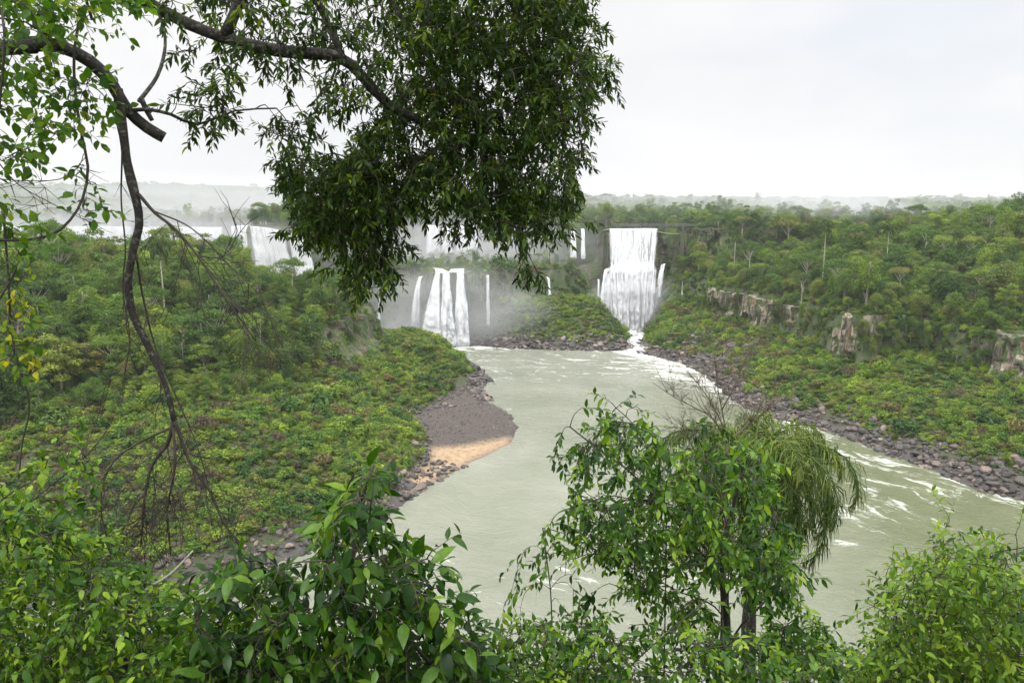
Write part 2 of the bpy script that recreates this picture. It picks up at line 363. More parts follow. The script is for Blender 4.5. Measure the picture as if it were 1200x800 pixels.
base = mixc(t, attr(t, 'sand'), base, sandc)
base = mixc(t, attr(t, 'wet'), base, mixc(t, 1.0, base, (.62, .56, .56), 'MULTIPLY'))
p = N(t, 'ShaderNodeBsdfPrincipled'); t.links.new(base, p.inputs['Base Color']); t.links.new(maprange(t, attr(t, 'wet'), 0, 1, .9, .35), p.inputs['Roughness'])
b = N(t, 'ShaderNodeBump'); b.inputs['Strength'].default_value = .8; b.inputs['Distance'].default_value = .4
t.links.new(noise(t, v, .9, 8, .75), b.inputs['Height']); t.links.new(b.outputs[0], p.inputs['Normal']); t.links.new(p.outputs[0], o.inputs[0])
M_EARTH = m
tag(link('ground', mesh('ground', V, [Q], [M_EARTH], attrs=dict(beach=beach, sand=sand, dry=dry, wet=wet))), kind='structure')

# ------------------------------------------------------------------ river
wx_ = np.arange(-420, 421, 3.0); wy_ = np.arange(20, 440, 3.0); WX, WY = np.meshgrid(wx_, wy_)
rz = sdpoly(RIVER, WX, WY)
foam = .95 * np.exp(-seg_dist(WX, WY, (-47, 397), (-20, 393)) / 9) + .7 * np.exp(-seg_dist(WX, WY, (62, 388), (70, 376)) / 7)
foam += .23 * np.exp(-seg_dist(WX, WY, (66, 376), (84, 300)) / 6) + .19 * np.exp(-seg_dist(WX, WY, (85, 310), (86, 262)) / 4.5) + .24 * np.exp(-seg_dist(WX, WY, (86, 262), (104, 240)) / 6)
foam += .28 * np.exp(-((WY - 345) / 45) ** 2) + .26 * np.exp(-seg_dist(WX, WY, (92, 238), (116, 190)) / 11)
foam += .30 * np.exp(-seg_dist(WX, WY, (20, 145), (90, 175)) / 16) + .2 * np.exp(-seg_dist(WX, WY, (0, 130), (-20, 150)) / 8) + .16 * np.exp(-np.abs(rz) / 2.2)
foam -= .35 * np.exp(-((WX + 5) / 28) ** 2 - ((WY - 195) / 30) ** 2)
foam += .1 * sstep(30, 90, WX) + .05
still = np.exp(-((WX + 8) / 34) ** 2 - ((WY - 190) / 38) ** 2)
n_x, n_y = len(wx_), len(wy_); i = np.arange(n_y - 1)[:, None] * n_x + np.arange(n_x - 1)[None]
Q = np.stack([i, i + 1, i + n_x + 1, i + n_x], -1).reshape(-1, 4)
m, t, o = newmat('river_water'); tc = N(t, 'ShaderNodeTexCoord'); v = tc.outputs['Object']
rot = N(t, 'ShaderNodeMapping'); rot.inputs['Rotation'].default_value = (0, 0, R(22)); t.links.new(v, rot.inputs[0]); rv = rot.outputs[0]
warp = N(t, 'ShaderNodeTexNoise'); warp.inputs['Scale'].default_value = .035; warp.inputs['Detail'].default_value = 3; t.links.new(v, warp.inputs['Vector'])
wv = N(t, 'ShaderNodeVectorMath'); wv.operation = 'MULTIPLY_ADD'; wv.inputs[1].default_value = (26, 26, 0); t.links.new(warp.outputs['Color'], wv.inputs[0]); t.links.new(rv, wv.inputs[2]); wvv = wv.outputs[0]
body = ramp(t, noise(t, wvv, .03, 5, .6), [(.3, (.155, .168, .12)), (.55, (.20, .21, .16)), (.75, (.265, .265, .215))]).outputs[0]
body = mixc(t, attr(t, 'deep'), body, ramp(t, noise(t, wvv, .05, 5, .65), [(.3, (.085, .10, .045)), (.6, (.125, .14, .07)), (.8, (.18, .185, .11))]).outputs[0])
rot2 = N(t, 'ShaderNodeMapping'); rot2.inputs['Rotation'].default_value = (0, 0, R(62)); t.links.new(v, rot2.inputs[0])
wv2 = N(t, 'ShaderNodeVectorMath'); wv2.operation = 'MULTIPLY_ADD'; wv2.inputs[1].default_value = (22, 22, 0); t.links.new(warp.outputs['Color'], wv2.inputs[0]); t.links.new(rot2.outputs[0], wv2.inputs[2])
sa = noise(t, wvv, .16, 7, .68, .8, sc=(.5, 1.25, 1)); sb_ = noise(t, wv2.outputs[0], .15, 8, .68, .9, sc=(.42, 1.5, 1))
stm = N(t, 'ShaderNodeMix'); stm.data_type = 'FLOAT'; t.links.new(attr(t, 'deep'), stm.inputs[0]); t.links.new(sa, stm.inputs[2]); t.links.new(sb_, stm.inputs[3]); streak = stm.outputs[0]
fine = noise(t, wvv, .8, 5, .7, .5, sc=(.6, 1.2, 1))
fm = math_(t, 'ADD', math_(t, 'MULTIPLY', attr(t, 'foam'), .42), math_(t, 'ADD', math_(t, 'MULTIPLY', streak, .75), math_(t, 'MULTIPLY', fine, .25)))
ff = maprange(t, fm, .655, .80, 0, .78, True)
col = mixc(t, ff, body, (.74, .74, .70))
p = N(t, 'ShaderNodeBsdfPrincipled'); t.links.new(col, p.inputs['Base Color']); t.links.new(maprange(t, ff, 0, .8, .13, .75), p.inputs['Roughness']); p.inputs['IOR'].default_value = 1.33
w1 = noise(t, wvv, .30, 6, .68, .15, sc=(.6, 1.2, 1)); w2 = noise(t, rv, 1.3, 3, .6, .2, sc=(.6, 1.5, 1))
hgt = math_(t, 'ADD', math_(t, 'MULTIPLY', w1, 1.0), math_(t, 'MULTIPLY', w2, .42)); hgt = math_(t, 'ADD', hgt, math_(t, 'MULTIPLY', ff, .25))
b = N(t, 'ShaderNodeBump'); b.inputs['Distance'].default_value = 1.9; t.links.new(maprange(t, attr(t, 'still'), 0, 1, .6, .35), b.inputs['Strength'])
t.links.new(hgt, b.inputs['Height']); t.links.new(b.outputs[0], p.inputs['Normal']); t.links.new(p.outputs[0], o.inputs[0])
wz = .35 * (fbm(WX / 9, WY / 5, 1, 3) - .5) * (1 - still)
tag(link('water', mesh('water', np.stack([WX, WY, wz], -1).reshape(-1, 3), [Q], [m], attrs=dict(deep=(sstep(35, 105, WX) * sstep(330, 250, WY)).ravel(), foam=np.clip(foam, -.4, 1.2).ravel(), still=still.ravel()))), kind='structure')

# ------------------------------------------------------------------ cliffs of bare rock
def basalt(name, stops, moss0):
    m, t, o = newmat(name); tc = N(t, 'ShaderNodeTexCoord'); v = tc.outputs['Object']
    c = ramp(t, noise(t, v, .5, 8, .7, .5, sc=(1, 1, .22)), stops).outputs[0]
    c = mixc(t, maprange(t, noise(t, v, .3, 6, .7, .4, sc=(1, 1, .5)), moss0, moss0 + .07), c, (.05, .085, .02))
    c = mixc(t, maprange(t, noise(t, v, .4, 4, .6, sc=(1, 1, .3)), .60, .68, 0, .7), c, (.26, .12, .06))
    p = N(t, 'ShaderNodeBsdfPrincipled'); t.links.new(c, p.inputs['Base Color']); p.inputs['Roughness'].default_value = .9
    b = N(t, 'ShaderNodeBump'); b.inputs['Strength'].default_value = 1.0; b.inputs['Distance'].default_value = .5
    t.links.new(noise(t, v, 1.2, 7, .75, sc=(1, 1, .4)), b.inputs['Height']); t.links.new(b.outputs[0], p.inputs['Normal']); t.links.new(p.outputs[0], o.inputs[0]); return m
M_BASALT = basalt('dark_basalt', [(.28, (.02, .018, .016)), (.45, (.06, .05, .04)), (.6, (.14, .11, .085)), (.8, (.28, .23, .18))], .44)
M_PALE_ROCK = basalt('pale_basalt', [(.34, (.022, .02, .017)), (.46, (.085, .072, .055)), (.55, (.26, .22, .165)), (.70, (.46, .41, .32))], .50)
def cliff(name, edge, z0, z1, out, seed, back=20.0, patch=.3, mat=None, sheer=.0):
    """a columnar rock face along edge (2D points); out = side it faces (+1 right of travel)"""
    E = smooth_path(np.column_stack([np.asarray(edge, float), np.zeros(len(edge))]), .55)[:, :2]
    T = unit(np.gradient(E, axis=0)); Nn = np.column_stack([T[:, 1], -T[:, 0]]) * out
    s = np.concatenate(([0], np.cumsum(np.linalg.norm(np.diff(E, axis=0), axis=1))))
    n = len(E); nv = 36; v = np.linspace(0, 1, nv)
    top = z1 + 3 * (vnoise(s / 6, seed, 3) - .5)
    Z = z0 + (top[:, None] - z0) * v[None]
    wob = s[:, None] + .9 * (vnoise(Z / 5.0, s[:, None] / 8, seed) - .5)
    cell = np.floor(wob / 1.7); fr = wob / 1.7 - cell
    off = hash3(cell.astype(int), np.floor(Z / 6.5 + 3 * hash3(cell.astype(int), cell.astype(int) * 0 + seed, cell.astype(int) * 0)).astype(int), np.full(cell.shape, seed))
    tt = np.arange(13, -12, -.4); g_ = ground(E[:, 0, None] + Nn[:, 0, None] * tt, E[:, 1, None] + Nn[:, 1, None] * tt)
    hit = np.stack([np.where((g_ >= Z[:, q, None] - .6).any(1), tt[np.argmax(g_ >= Z[:, q, None] - .6, axis=1)], -11.5) for q in range(nv)], 1)
    for _ in range(3): hit[1:-1] = (hit[:-2] + hit[1:-1] * 2 + hit[2:]) / 4; hit[:, 1:-1] = (hit[:, :-2] + hit[:, 1:-1] * 2 + hit[:, 2:]) / 4
    if sheer: hit = hit * (1 - sheer) + sheer * (.5 * hit[:, nv // 4, None] + .5 * hit[:, nv // 2, None])
    hide = sstep(patch - .07, patch + .07, fbm(s[:, None] / 7, Z / 16, seed + 2, 3))
    D = hit + .3 + 1.7 * off + .7 * np.minimum(1, 4 * fr * (1 - fr)) + .5 * (vnoise(s[:, None] / .8, Z / 1.6, seed) - .5) - 4.5 * (1 - hide)
    taper = np.minimum(1, np.minimum(s, s[-1] - s) / 3.0)[:, None]
    D = D * taper + (hit - 4) * (1 - taper)
    P = E[:, None, :] + Nn[:, None, :] * D[..., None]
    front = np.concatenate([P, Z[..., None]], -1)
    bk = np.concatenate([np.broadcast_to((E - Nn * back)[:, None, :], P.shape), Z[..., None]], -1)
    V = np.concatenate([front.reshape(-1, 3), bk.reshape(-1, 3)]); k = n * nv
    i = np.arange(n - 1)[:, None] * nv + np.arange(nv - 1)[None]
    q1 = np.stack([i, i + nv, i + nv + 1, i + 1], -1).reshape(-1, 4); q2 = q1[:, ::-1] + k
    a = np.arange(n - 1) * nv + nv - 1; q3 = np.stack([a, a + nv, a + nv + k, a + k], -1)
    e = np.arange(nv - 1); q4 = np.stack([e, e + 1, e + 1 + k, e + k], -1); e = e + (n - 1) * nv; q5 = np.stack([e + k, e + 1 + k, e + 1, e], -1)
    return tag(link(name, mesh(name, V, [np.concatenate([q1, q2, q3, q4, q5])], [mat or M_BASALT], smooth=False)), kind='structure')
cliff('cliff', [(108, 398), (112, 385), (118, 371)], 12, 31, 1, 3, patch=.50, mat=M_PALE_ROCK, sheer=.7)
cliff('cliff', [(118, 371), (123, 356), (126, 340), (128, 318)], 12, 30, 1, 5, patch=.555, mat=M_PALE_ROCK, sheer=.7)
cliff('cliff', [(131, 293), (132.5, 285), (134, 275)], 12, 33, 1, 11, patch=.34, mat=M_PALE_ROCK, sheer=.8)
cliff('cliff', [(163, 246), (168, 239), (178, 229), (186, 219)], 12, 32, 1, 23, patch=.50, mat=M_PALE_ROCK, sheer=.7)
cliff('cliff', [(-80, 272), (-71, 283), (-66, 298), (-63, 310), (-67, 330)], 12, 31, 1, 41, patch=.50, sheer=.25)
cliff('cliff', [(-60, 421), (-47, 412), (-36, 408), (-20, 410), (-6, 418), (10, 431)], 2, 37, 1, 53, patch=.48)
cliff('cliff', [(44, 466), (54, 455), (72, 455), (91, 456), (98, 444)], 2, 58, 1, 61, patch=.34)
cliff('cliff', [(-72, 529), (-50, 528), (-30, 527), (-10, 515)], 33, 58, 1, 67, patch=.42)
cliff('cliff', [(97, 440), (112, 434), (128, 430)], 44, 60, 1, 71, patch=.44)

# ------------------------------------------------------------------ waterfalls
m, t, o = newmat('falling_water'); 
st_ = attr(t, 'streak')
p = N(t, 'ShaderNodeBsdfPrincipled'); t.links.new(ramp(t, st_, [(0, (.40, .44, .46)), (.5, (.80, .82, .83)), (1, (.92, .92, .92))]).outputs[0], p.inputs['Base Color']); p.inputs['Roughness'].default_value = .8
tl = N(t, 'ShaderNodeBsdfTranslucent'); tl.inputs['Color'].default_value = (.85, .87, .88, 1)
mx1 = N(t, 'ShaderNodeMixShader'); mx1.inputs[0].default_value = .35; t.links.new(p.outputs[0], mx1.inputs[1]); t.links.new(tl.outputs[0], mx1.inputs[2])
tp = N(t, 'ShaderNodeBsdfTransparent'); mx2 = N(t, 'ShaderNodeMixShader'); t.links.new(maprange(t, attr(t, 'cover'), .30, .62, 0, 1, True), mx2.inputs[0])
t.links.new(tp.outputs[0], mx2.inputs[1]); t.links.new(mx1.outputs[0], mx2.inputs[2]); t.links.new(mx2.outputs[0], o.inputs[0])
M_FALL = m
def curtain(lip, base, seed, cover=.2, amp=.8, power=.5, freq=1.0, layers=2, ledge=None):
    """water let go along lip (3D polyline) and landing along base: layered, ribbed sheets -> parts for merge()"""
    out = []; lip = smooth_path(lip, .35); L = np.linalg.norm(lip[-1] - lip[0]); n = max(8, int(L / .32))
    def res(P):
        P = np.asarray(P, float); s = np.concatenate(([0], np.cumsum(np.linalg.norm(np.diff(P, axis=0), axis=1)))); q = np.linspace(0, s[-1], n)
        return np.column_stack([np.interp(q, s, P[:, k]) for k in range(3)])
    A, B = res(lip), res(smooth_path(base, .35))
    out_dir = unit((B - A).mean(0) * np.array((1, 1, 0)))
    if np.linalg.norm((B - A).mean(0)[:2]) < .5: out_dir = np.array((0, -1.0, 0))
    H = (A[:, 2] - B[:, 2]).mean(); nv = max(14, int(H / .7)); v = np.linspace(0, 1, nv)
    u = np.linspace(0, L, n)
    for ly in range(layers):
        sd = seed + 13 * ly
        pw = np.where(v[None] < 1e-6, 0, v[None] ** power)
        P = A[:, None] + (B - A)[:, None] * np.stack([pw, pw, v[None] + 0 * pw], -1)
        uu = u[:, None] * freq + 1.2 * (vnoise(v[None] * H / 7, u[:, None] / 5, sd) - .5)
        rib = fbm(uu / 1.1, v[None] * H / 26, sd, 4); fine = fbm(uu / .45, v[None] * H / 7, sd + 3, 3); big = fbm(uu / 4.2, v[None] * H / 30, sd + 6, 2)
        disp = amp * (1.6 * (rib - .5) + 1.2 * (fine - .5) + 1.3 * v[None] * (fbm(u[:, None] / 1.6, v[None] * H / 2.2, sd + 21, 3) - .5)) * np.minimum(1, v[None] * 6) * (1 + 1.6 * v[None]) - ly * .7 + .5
        if ledge:
            for hv, w_, dd in ledge:
                disp = disp + dd * sstep(hv - w_, hv + w_, v[None] + .05 * (vnoise(u[:, None] / 2.5, 3, sd) - .5)) * (.6 + .8 * vnoise(u[:, None] / 2.2, 1, sd))
        P = P + out_dir * disp[..., None]
        P[..., 0] += .6 * (vnoise(u[:, None] / 1.5, v[None] * H / 4, sd + 9) - .5) * v[None]
        cv = .10 * sstep(.30, .5, v[None]) + .62 * rib + .38 * fine + .3 * (big - .5) + cover + .28 * v[None] - (.10 if ly == 0 else 0)
        e = np.minimum(u, L - u)[:, None]; cv = cv - .75 * np.clip(1 - e / (.10 * L + .4) , 0, 1) * (.1 + 1.3 * rib)
        st = np.clip(.55 + 2.2 * (rib - .5) + 1.6 * (fine - .5), 0, 1)
        lead = P[:, :1] - out_dir * 3 + np.array((0, 0, .15)); P = np.concatenate([lead, P], 1)
        cv = np.concatenate([cv[:, :1] + .1, cv], 1); st = np.concatenate([st[:, :1], st], 1); k = nv + 1
        i = np.arange(n - 1)[:, None] * k + np.arange(k - 1)[None]
        q = np.stack([i, i + k, i + k + 1, i + 1], -1).reshape(-1, 4)
        out.append((P.reshape(-1, 3), [q], 0, dict(cover=cv.ravel(), streak=st.ravel())))
    return out
def fall(name, label, streams, group='waterfalls of the gorge'):
    if len(streams) == 1:
        V, f, fm, a = merge(streams[0]); return tag(link(name, mesh(name, V, f, [M_FALL], attrs=a)), label, 'waterfall', group)
    t_ = thing(name, label, 'waterfall', group=group)
    for s in streams:
        V, f, fm, a = merge(s); link('stream', mesh('stream', V, f, [M_FALL], attrs=a), t_)
    return t_
fall('waterfall', 'tall broad white waterfall plunging in two steps below the walkway on the right', [
    curtain([(56.6, 450, 60.4), (66, 451, 60.3), (78, 450.5, 60.5), (89.6, 450, 60.4)], [(59, 436, 3.5), (65, 432, 3.2), (74, 431, 3.2), (83, 436, 4)], 2, .13, 1.5, .9, layers=3, ledge=[(.38, .05, 3.8), (.58, .06, 2.6), (.75, .08, 2.0)]),
    curtain([(55.5, 447, 36), (60, 444, 38)], [(51.5, 436, 10), (58.5, 434, 8)], 31, .14, 1.0, .6, ledge=[(.3, .06, 1.5)]),
    curtain([(89, 446, 39), (92.5, 446, 40)], [(83.5, 436, 10), (88, 437, 9)], 37, .06, 1.0, .8, ledge=[(.4, .06, 1.2)])])
fall('waterfall', 'thin white strand beside the foot of the tall broad fall on its left', [curtain([(51.5, 446, 30), (53, 446, 30)], [(51, 440, 9), (52.6, 440, 9)], 43, .16, .5)])
fall('waterfall', 'trickle down mossy rock to the right of the tall broad fall', [curtain([(100, 436, 33), (101, 436, 33)], [(99, 431, 13), (100.4, 431, 13)], 47, .05, .4)])
fall('waterfall', 'white waterfall fanning out in three strands onto the river in mid gorge', [
    curtain([(-42.5, 408, 37.6), (-39.5, 406.5, 38.4)], [(-49, 394, 2), (-37, 390.5, .4)], 51, .18, 1.3, .75, ledge=[(.25, .06, 1.5), (.5, .06, 1.5)]),
    curtain([(-38.4, 406, 38.6), (-34.2, 406, 38.2)], [(-39, 391, .3), (-30, 390.5, .3)], 57, .20, 1.3, .7, ledge=[(.3, .06, 1.6), (.55, .08, 1.4)]),
    curtain([(-30.6, 406, 37.8), (-26.6, 407, 38.0)], [(-31, 391, .3), (-22.5, 392, .3)], 59, .20, 1.2, .7, ledge=[(.4, .08, 1.3)]),
    curtain([(-43.5, 412, 40), (-38, 412.5, 39.4)], [(-42, 408, 37.2), (-35, 407, 38)], 63, .25, .5),
    curtain([(-35, 412, 39.2), (-26, 412.5, 39.4)], [(-35, 407.5, 38.2), (-26, 407.5, 38)], 64, .12, .5)])
fall('waterfall', 'narrow slanting fall down mossy rock left of the three stranded fall', [curtain([(-52.5, 414, 35), (-50, 413, 35)], [(-56.5, 404, 4), (-51.5, 402, 3)], 71, .2, .7, .6)])
fall('waterfall', 'hair thin fall on dark rock right of the three stranded fall', [curtain([(-14.6, 409, 36), (-12.4, 410, 36)], [(-14.2, 405, 3), (-12.2, 405, 3)], 73, .14, .5)])
fall('waterfall', 'thin white fall dropping behind the green boulder islet', [curtain([(20.2, 430, 33), (21.6, 430, 33)], [(21.4, 424, 13), (23.4, 424, 12)], 79, .2, .5)])
fall('waterfall', 'faint trickle in misty shade far left of the three stranded fall', [curtain([(-78, 430, 30), (-76.8, 430, 30)], [(-78, 426, 9), (-76.6, 426, 9)], 83, .08, .4)])
fall('waterfall', 'upper curtain of several white strands on the ledge behind the mid gorge fall', [
    curtain([(-60, 526, 60.4), (-51, 524.5, 60.2)], [(-60, 519, 38), (-50, 518, 38)], 87, .16, .7),
    curtain([(-49, 524.5, 60.2), (-42, 524, 60.3)], [(-49, 518, 38), (-41, 518, 38)], 91, .12, .7),
    curtain([(-39, 524, 60.3), (-24, 524, 60.3)], [(-39, 518, 38), (-23, 518, 38)], 97, .17, .7)])
fall('waterfall', 'upper twin strand fall half hidden left of the tall broad fall', [
    curtain([(36, 466, 59.5), (40, 464.5, 59.5)], [(36, 461, 42), (40, 460, 42)], 101, .06, .6),
    curtain([(42.5, 462.5, 59.8), (45, 461.5, 59.8)], [(42.5, 457, 42), (45, 456, 42)], 103, .14, .6)])
fall('waterfall', 'wide white waterfall dropping behind the left bank forest, beside the overhanging leaves', [
    curtain([(-191, 528, 60.2), (-186, 522, 60.2)], [(-188, 520, 20), (-182, 514, 20)], 107, .3, 1),
    curtain([(-182, 517, 60.2), (-158, 489, 59.5), (-144, 473, 58)], [(-176, 508, 24), (-150, 478, 20), (-136, 462, 18)], 109, .30, 1.1, .8, ledge=[(.4, .08, 3)]),
    curtain([(-142, 471, 57.5), (-122, 449, 54)], [(-134, 459, 17), (-114, 438, 14)], 113, .14, 1.0, .8, ledge=[(.5, .1, 3)])])
fall('waterfall', 'far pale broad waterfall in haze beyond the left bank treetops', [
    curtain([(-452, 642, 56.8), (-408, 640, 56.4), (-352, 634, 56.6), (-318, 628, 56.3)], [(-450, 628, 22), (-408, 625, 22), (-352, 620, 22), (-314, 614, 22)], 117, .42, 1.2),
    curtain([(-312, 627, 56.2), (-268, 620, 56.4), (-236, 611, 56.2)], [(-310, 613, 22), (-266, 606, 22), (-232, 598, 22)], 121, .36, 1.2)])
fall('waterfall', 'short far white fall between treetops behind the left bank forest', [curtain([(-228, 606, 57.2), (-212, 602, 58.4)], [(-226, 596, 24), (-208, 592, 24)], 127, .22, 1.0)])

# white water tumbling from the tall fall to the river
pth = smooth_path([(71, 433, 4.2), (70, 420, 3.2), (72, 410, 2.6), (66, 400, 1.6), (68, 390, .9), (66, 380, .25), (66, 372, .12)], .8)
hw = np.interp(np.linspace(0, 1, len(pth)), [0, .2, .5, .8, 1], [8, 5, 4.2, 5.0, 9])
a = np.linspace(-1, 1, 25); T_ = unit(np.gradient(pth, axis=0)); S_ = np.column_stack([T_[:, 1], -T_[:, 0], 0 * T_[:, 0]])
V = pth[:, None] + S_[:, None] * (hw[:, None] * a[None])[..., None]
V[..., 2] += 1.5 * (fbm(V[..., 0] / 2.2, V[..., 1] / 2.2, 2, 4) - .5) * np.interp(np.linspace(0, 1, len(pth)), [0, .8, 1], [1, .8, .1])[:, None] + .25 * (1 - a[None] ** 2)
zg = ground(V[..., 0], V[..., 1]); V[..., 2] = np.maximum(V[..., 2], zg + .12 + .5 * (fbm(V[..., 0] / 1.7, V[..., 1] / 1.7, 7, 3) - .35) - .8 * np.abs(a[None]) ** 4)
cv = .55 + .9 * (fbm(V[..., 0] / 1.8, V[..., 1] / 1.8, 3, 4) - .45) - .25 * np.abs(a[None]) ** 3
nv = 25; n = len(pth); i = np.arange(n - 1)[:, None] * nv + np.arange(nv - 1)[None]
tag(link('rapids', mesh('rapids', V.reshape(-1, 3), [np.stack([i, i + 1, i + nv + 1, i + nv], -1).reshape(-1, 4)], [M_FALL], attrs=dict(cover=cv.ravel(), streak=cv.ravel()))), kind='structure')

# ------------------------------------------------------------------ forest trees, palms and shrubs: prototypes
def sprays(C, Nrm, size, aspect, tint, r):
    """leaf sprays: one pointed, slightly folded pair of faces each"""
    n = len(C); Nrm = unit(Nrm); a = unit(np.cross(Nrm, unit(r.normal(size=(n, 3))))); b = np.cross(Nrm, a)
    s = np.asarray(size)[:, None]; k = aspect * s
    V = np.stack([C - a * s * .5, C + b * k * .5 - a * s * .1 - Nrm * s * .12, C + a * s * .55 - Nrm * s * .1, C - b * k * .5 - a * s * .05 - Nrm * s * .12], 1).reshape(-1, 3)
    i = np.arange(n)[:, None] * 4
    return V, [np.concatenate([i + np.array([[0, 1, 2]]), i + np.array([[0, 2, 3]])])], np.repeat(tint, 4)
def blob_leaves(lobes, n_tot, size, r, flat=1.0, low=-.35, shell=.35):
    w = np.array([l[3] ** 2 for l in lobes]); w = w / w.sum(); Cs, Ns, Ts = [], [], []
    for (x, y, z, rad), k in zip(lobes, w):
        n = int(n_tot * k * 1.35) + 3; d = unit(r.normal(size=(n, 3))); d = d[d[:, 2] > low - .25 * r.random(n)]; n = len(d)
        q = 1 + shell * (r.random(n) ** 1.5 * -1.2 + .25 * r.normal(size=n))
        bump = 1 + .35 * (vnoise(d[:, 0] * 2.6 + x, d[:, 1] * 2.6 + y, d[:, 2] * 2.6 + z) - .5) * 2
        Cs.append(np.array((x, y, z)) + d * (rad * q * bump)[:, None] * np.array((1, 1, flat)))
        Ns.append(d * .55 + np.array((0, 0, .55)) + r.normal(size=(n, 3)) * .42); Ts.append(np.clip(.5 + .16 * r.normal() + .14 * r.normal(size=n), 0, 1))
    C = np.concatenate(Cs); return sprays(C, np.concatenate(Ns), size * (.6 + .8 * r.random(len(C))), .72, np.concatenate(Ts), r)
def tree_parts(kind, seed):
    """(trunk parts, crown parts) of a rainforest tree; metres, root at the origin"""
    r = np.random.default_rng(seed); L = []; pi2 = 2 * math.pi
    if kind == 'dome': H, rad, nl, n, sz = 13, 4.6, 15, 2300, .50
    elif kind == 'umbrella': H, rad, nl, n, sz = 16, 5.4, 13, 1700, .46
    elif kind == 'tall': H, rad, nl, n, sz = 17, 3.4, 14, 2000, .48
    elif kind == 'tiered': H, rad, nl, n, sz = 14, 4.4, 13, 1900, .50
    elif kind == 'veiled': H, rad, nl, n, sz = 12, 3.2, 16, 2400, .46
    elif kind == 'sparse': H, rad, nl, n, sz = 15, 4.0, 10, 650, .42
    for q in range(nl):
        a = q * 2.4 + r.random(); f = math.sqrt((q + .5) / nl)
        if kind == 'dome': p_ = (rad * .75 * f * math.cos(a), rad * .75 * f * math.sin(a), H * (.86 - .36 * f * f) + r.normal() * .5, rad * (.42 + .14 * r.random()))
        elif kind == 'umbrella': p_ = (rad * .85 * f * math.cos(a), rad * .85 * f * math.sin(a), H * (.90 - .10 * f * f) + r.normal() * .35, rad * (.30 + .10 * r.random()))
        elif kind == 'tall': p_ = (rad * .6 * math.cos(a), rad * .6 * math.sin(a), H * (.42 + .52 * q / nl), rad * (.52 - .22 * q / nl + .12 * r.random()))
        elif kind == 'tiered': p_ = (rad * .72 * math.cos(a) * (1.1 - .5 * q / nl), rad * .72 * math.sin(a) * (1.1 - .5 * q / nl), H * (.40 + .13 * (q // 3)) + r.normal() * .4, rad * (.34 + .14 * r.random()))
        elif kind == 'veiled': p_ = (rad * .5 * math.cos(a), rad * .5 * math.sin(a), H * (.10 + .80 * q / nl), rad * (.62 - .20 * q / nl + .15 * r.random()))
        else: p_ = (rad * .8 * f * math.cos(a), rad * .8 * f * math.sin(a), H * (.90 - .30 * f * f), rad * (.26 + .10 * r.random()))
        L.append(p_)
    flat = dict(dome=.80, umbrella=.55, tall=.85, tiered=.5, veiled=1.2, sparse=.6)[kind]
    V, f, ti = blob_leaves(L, n, sz, r, flat, low=-.45 if kind != 'veiled' else -.8)
    crown = [(V, f, 1, dict(tint=ti))]
    r0 = .020 * H + .06; top = np.array((r.normal() * .5, r.normal() * .5, H * (.62 if kind in ('dome', 'umbrella', 'sparse') else .85)))
    path = smooth_path([(0, 0, -1.5), (r.normal() * .15, r.normal() * .15, top[2] * .4), top], .9)
    tv, tf = tube(path, r0 * 1.2, r0 * .35, 7, .15, seed); trunk = [(tv, tf, 0, dict(tint=np.zeros(len(tv))))]
    for p_ in L[::2]:
        e = np.array(p_[:3]); h = min(top[2], max(H * .25, e[2] - abs(e[0]) - 1.5)); s = path[np.argmin(abs(path[:, 2] - h))]
        mid = (s + e) / 2 + np.array((0, 0, -.3)); tv, tf = tube(smooth_path([s, mid, e], .9), r0 * .42, .04, 5, .1, seed)
        trunk.append((tv, tf, 0, dict(tint=np.zeros(len(tv)))))
    return trunk, crown
def frond(length, droop, r, nleaf=34, leaf=.55, width=.045, az=0, el=.9, messy=.12):
    """one pinnate palm frond from the origin: (rachis tube, leaflets)"""
    s = np.linspace(0, 1, 12); ang = el - droop * s ** 1.3; dx = np.concatenate(([0], np.cumsum(np.cos(ang[:-1])))) / 11 * length; dz = np.concatenate(([0], np.cumsum(np.sin(ang[:-1])))) / 11 * length
    P = np.column_stack([dx * math.cos(az), dx * math.sin(az), dz]); rv, rf = tube(P, length * .010 + .004, .003, 5)
    q = np.linspace(.12, 1, nleaf); C = np.column_stack([np.interp(q, s, P[:, k]) for k in range(3)]); T = unit(np.column_stack([np.interp(q, s, np.gradient(P, axis=0)[:, k]) for k in range(3)]))
    side = unit(np.cross(T, np.array((0, 0, 1.0)))); Vs, Fs, k = [], [], 0
    for sg in (-1, 1):
        d = unit(side * sg * .8 + T * .55 + np.array((0, 0, -.15)) + r.normal(size=C.shape) * messy); ll = leaf * (np.sin(np.clip(q, .08, .97) * math.pi) ** .5 * .9 + .15) * (.85 + .3 * r.random(nleaf))
        w = unit(np.cross(d, np.array((0, 0, 1.0)) + r.normal(size=C.shape) * .5)) * width
        p1 = C + d * (ll * .5)[:, None] + np.array((0, 0, -1)) * (ll * .07)[:, None]; p2 = C + unit(d + np.array((0, 0, -.9))) * ll[:, None]
        Vs.append(np.stack([C - w * .5, C + w * .5, p1 + w, p1 - w, p2], 1).reshape(-1, 3))
        i = np.arange(nleaf)[:, None] * 5 + k; Fs.append((i + np.array([[0, 1, 2, 3]]), i + np.array([[3, 2, 4]]))); k += nleaf * 5
    return (rv, rf), (np.concatenate(Vs), [np.concatenate([f[0] for f in Fs]), np.concatenate([f[1] for f in Fs])], np.repeat(np.clip(.45 + .25 * r.normal(size=nleaf * 2), 0, 1), 5))
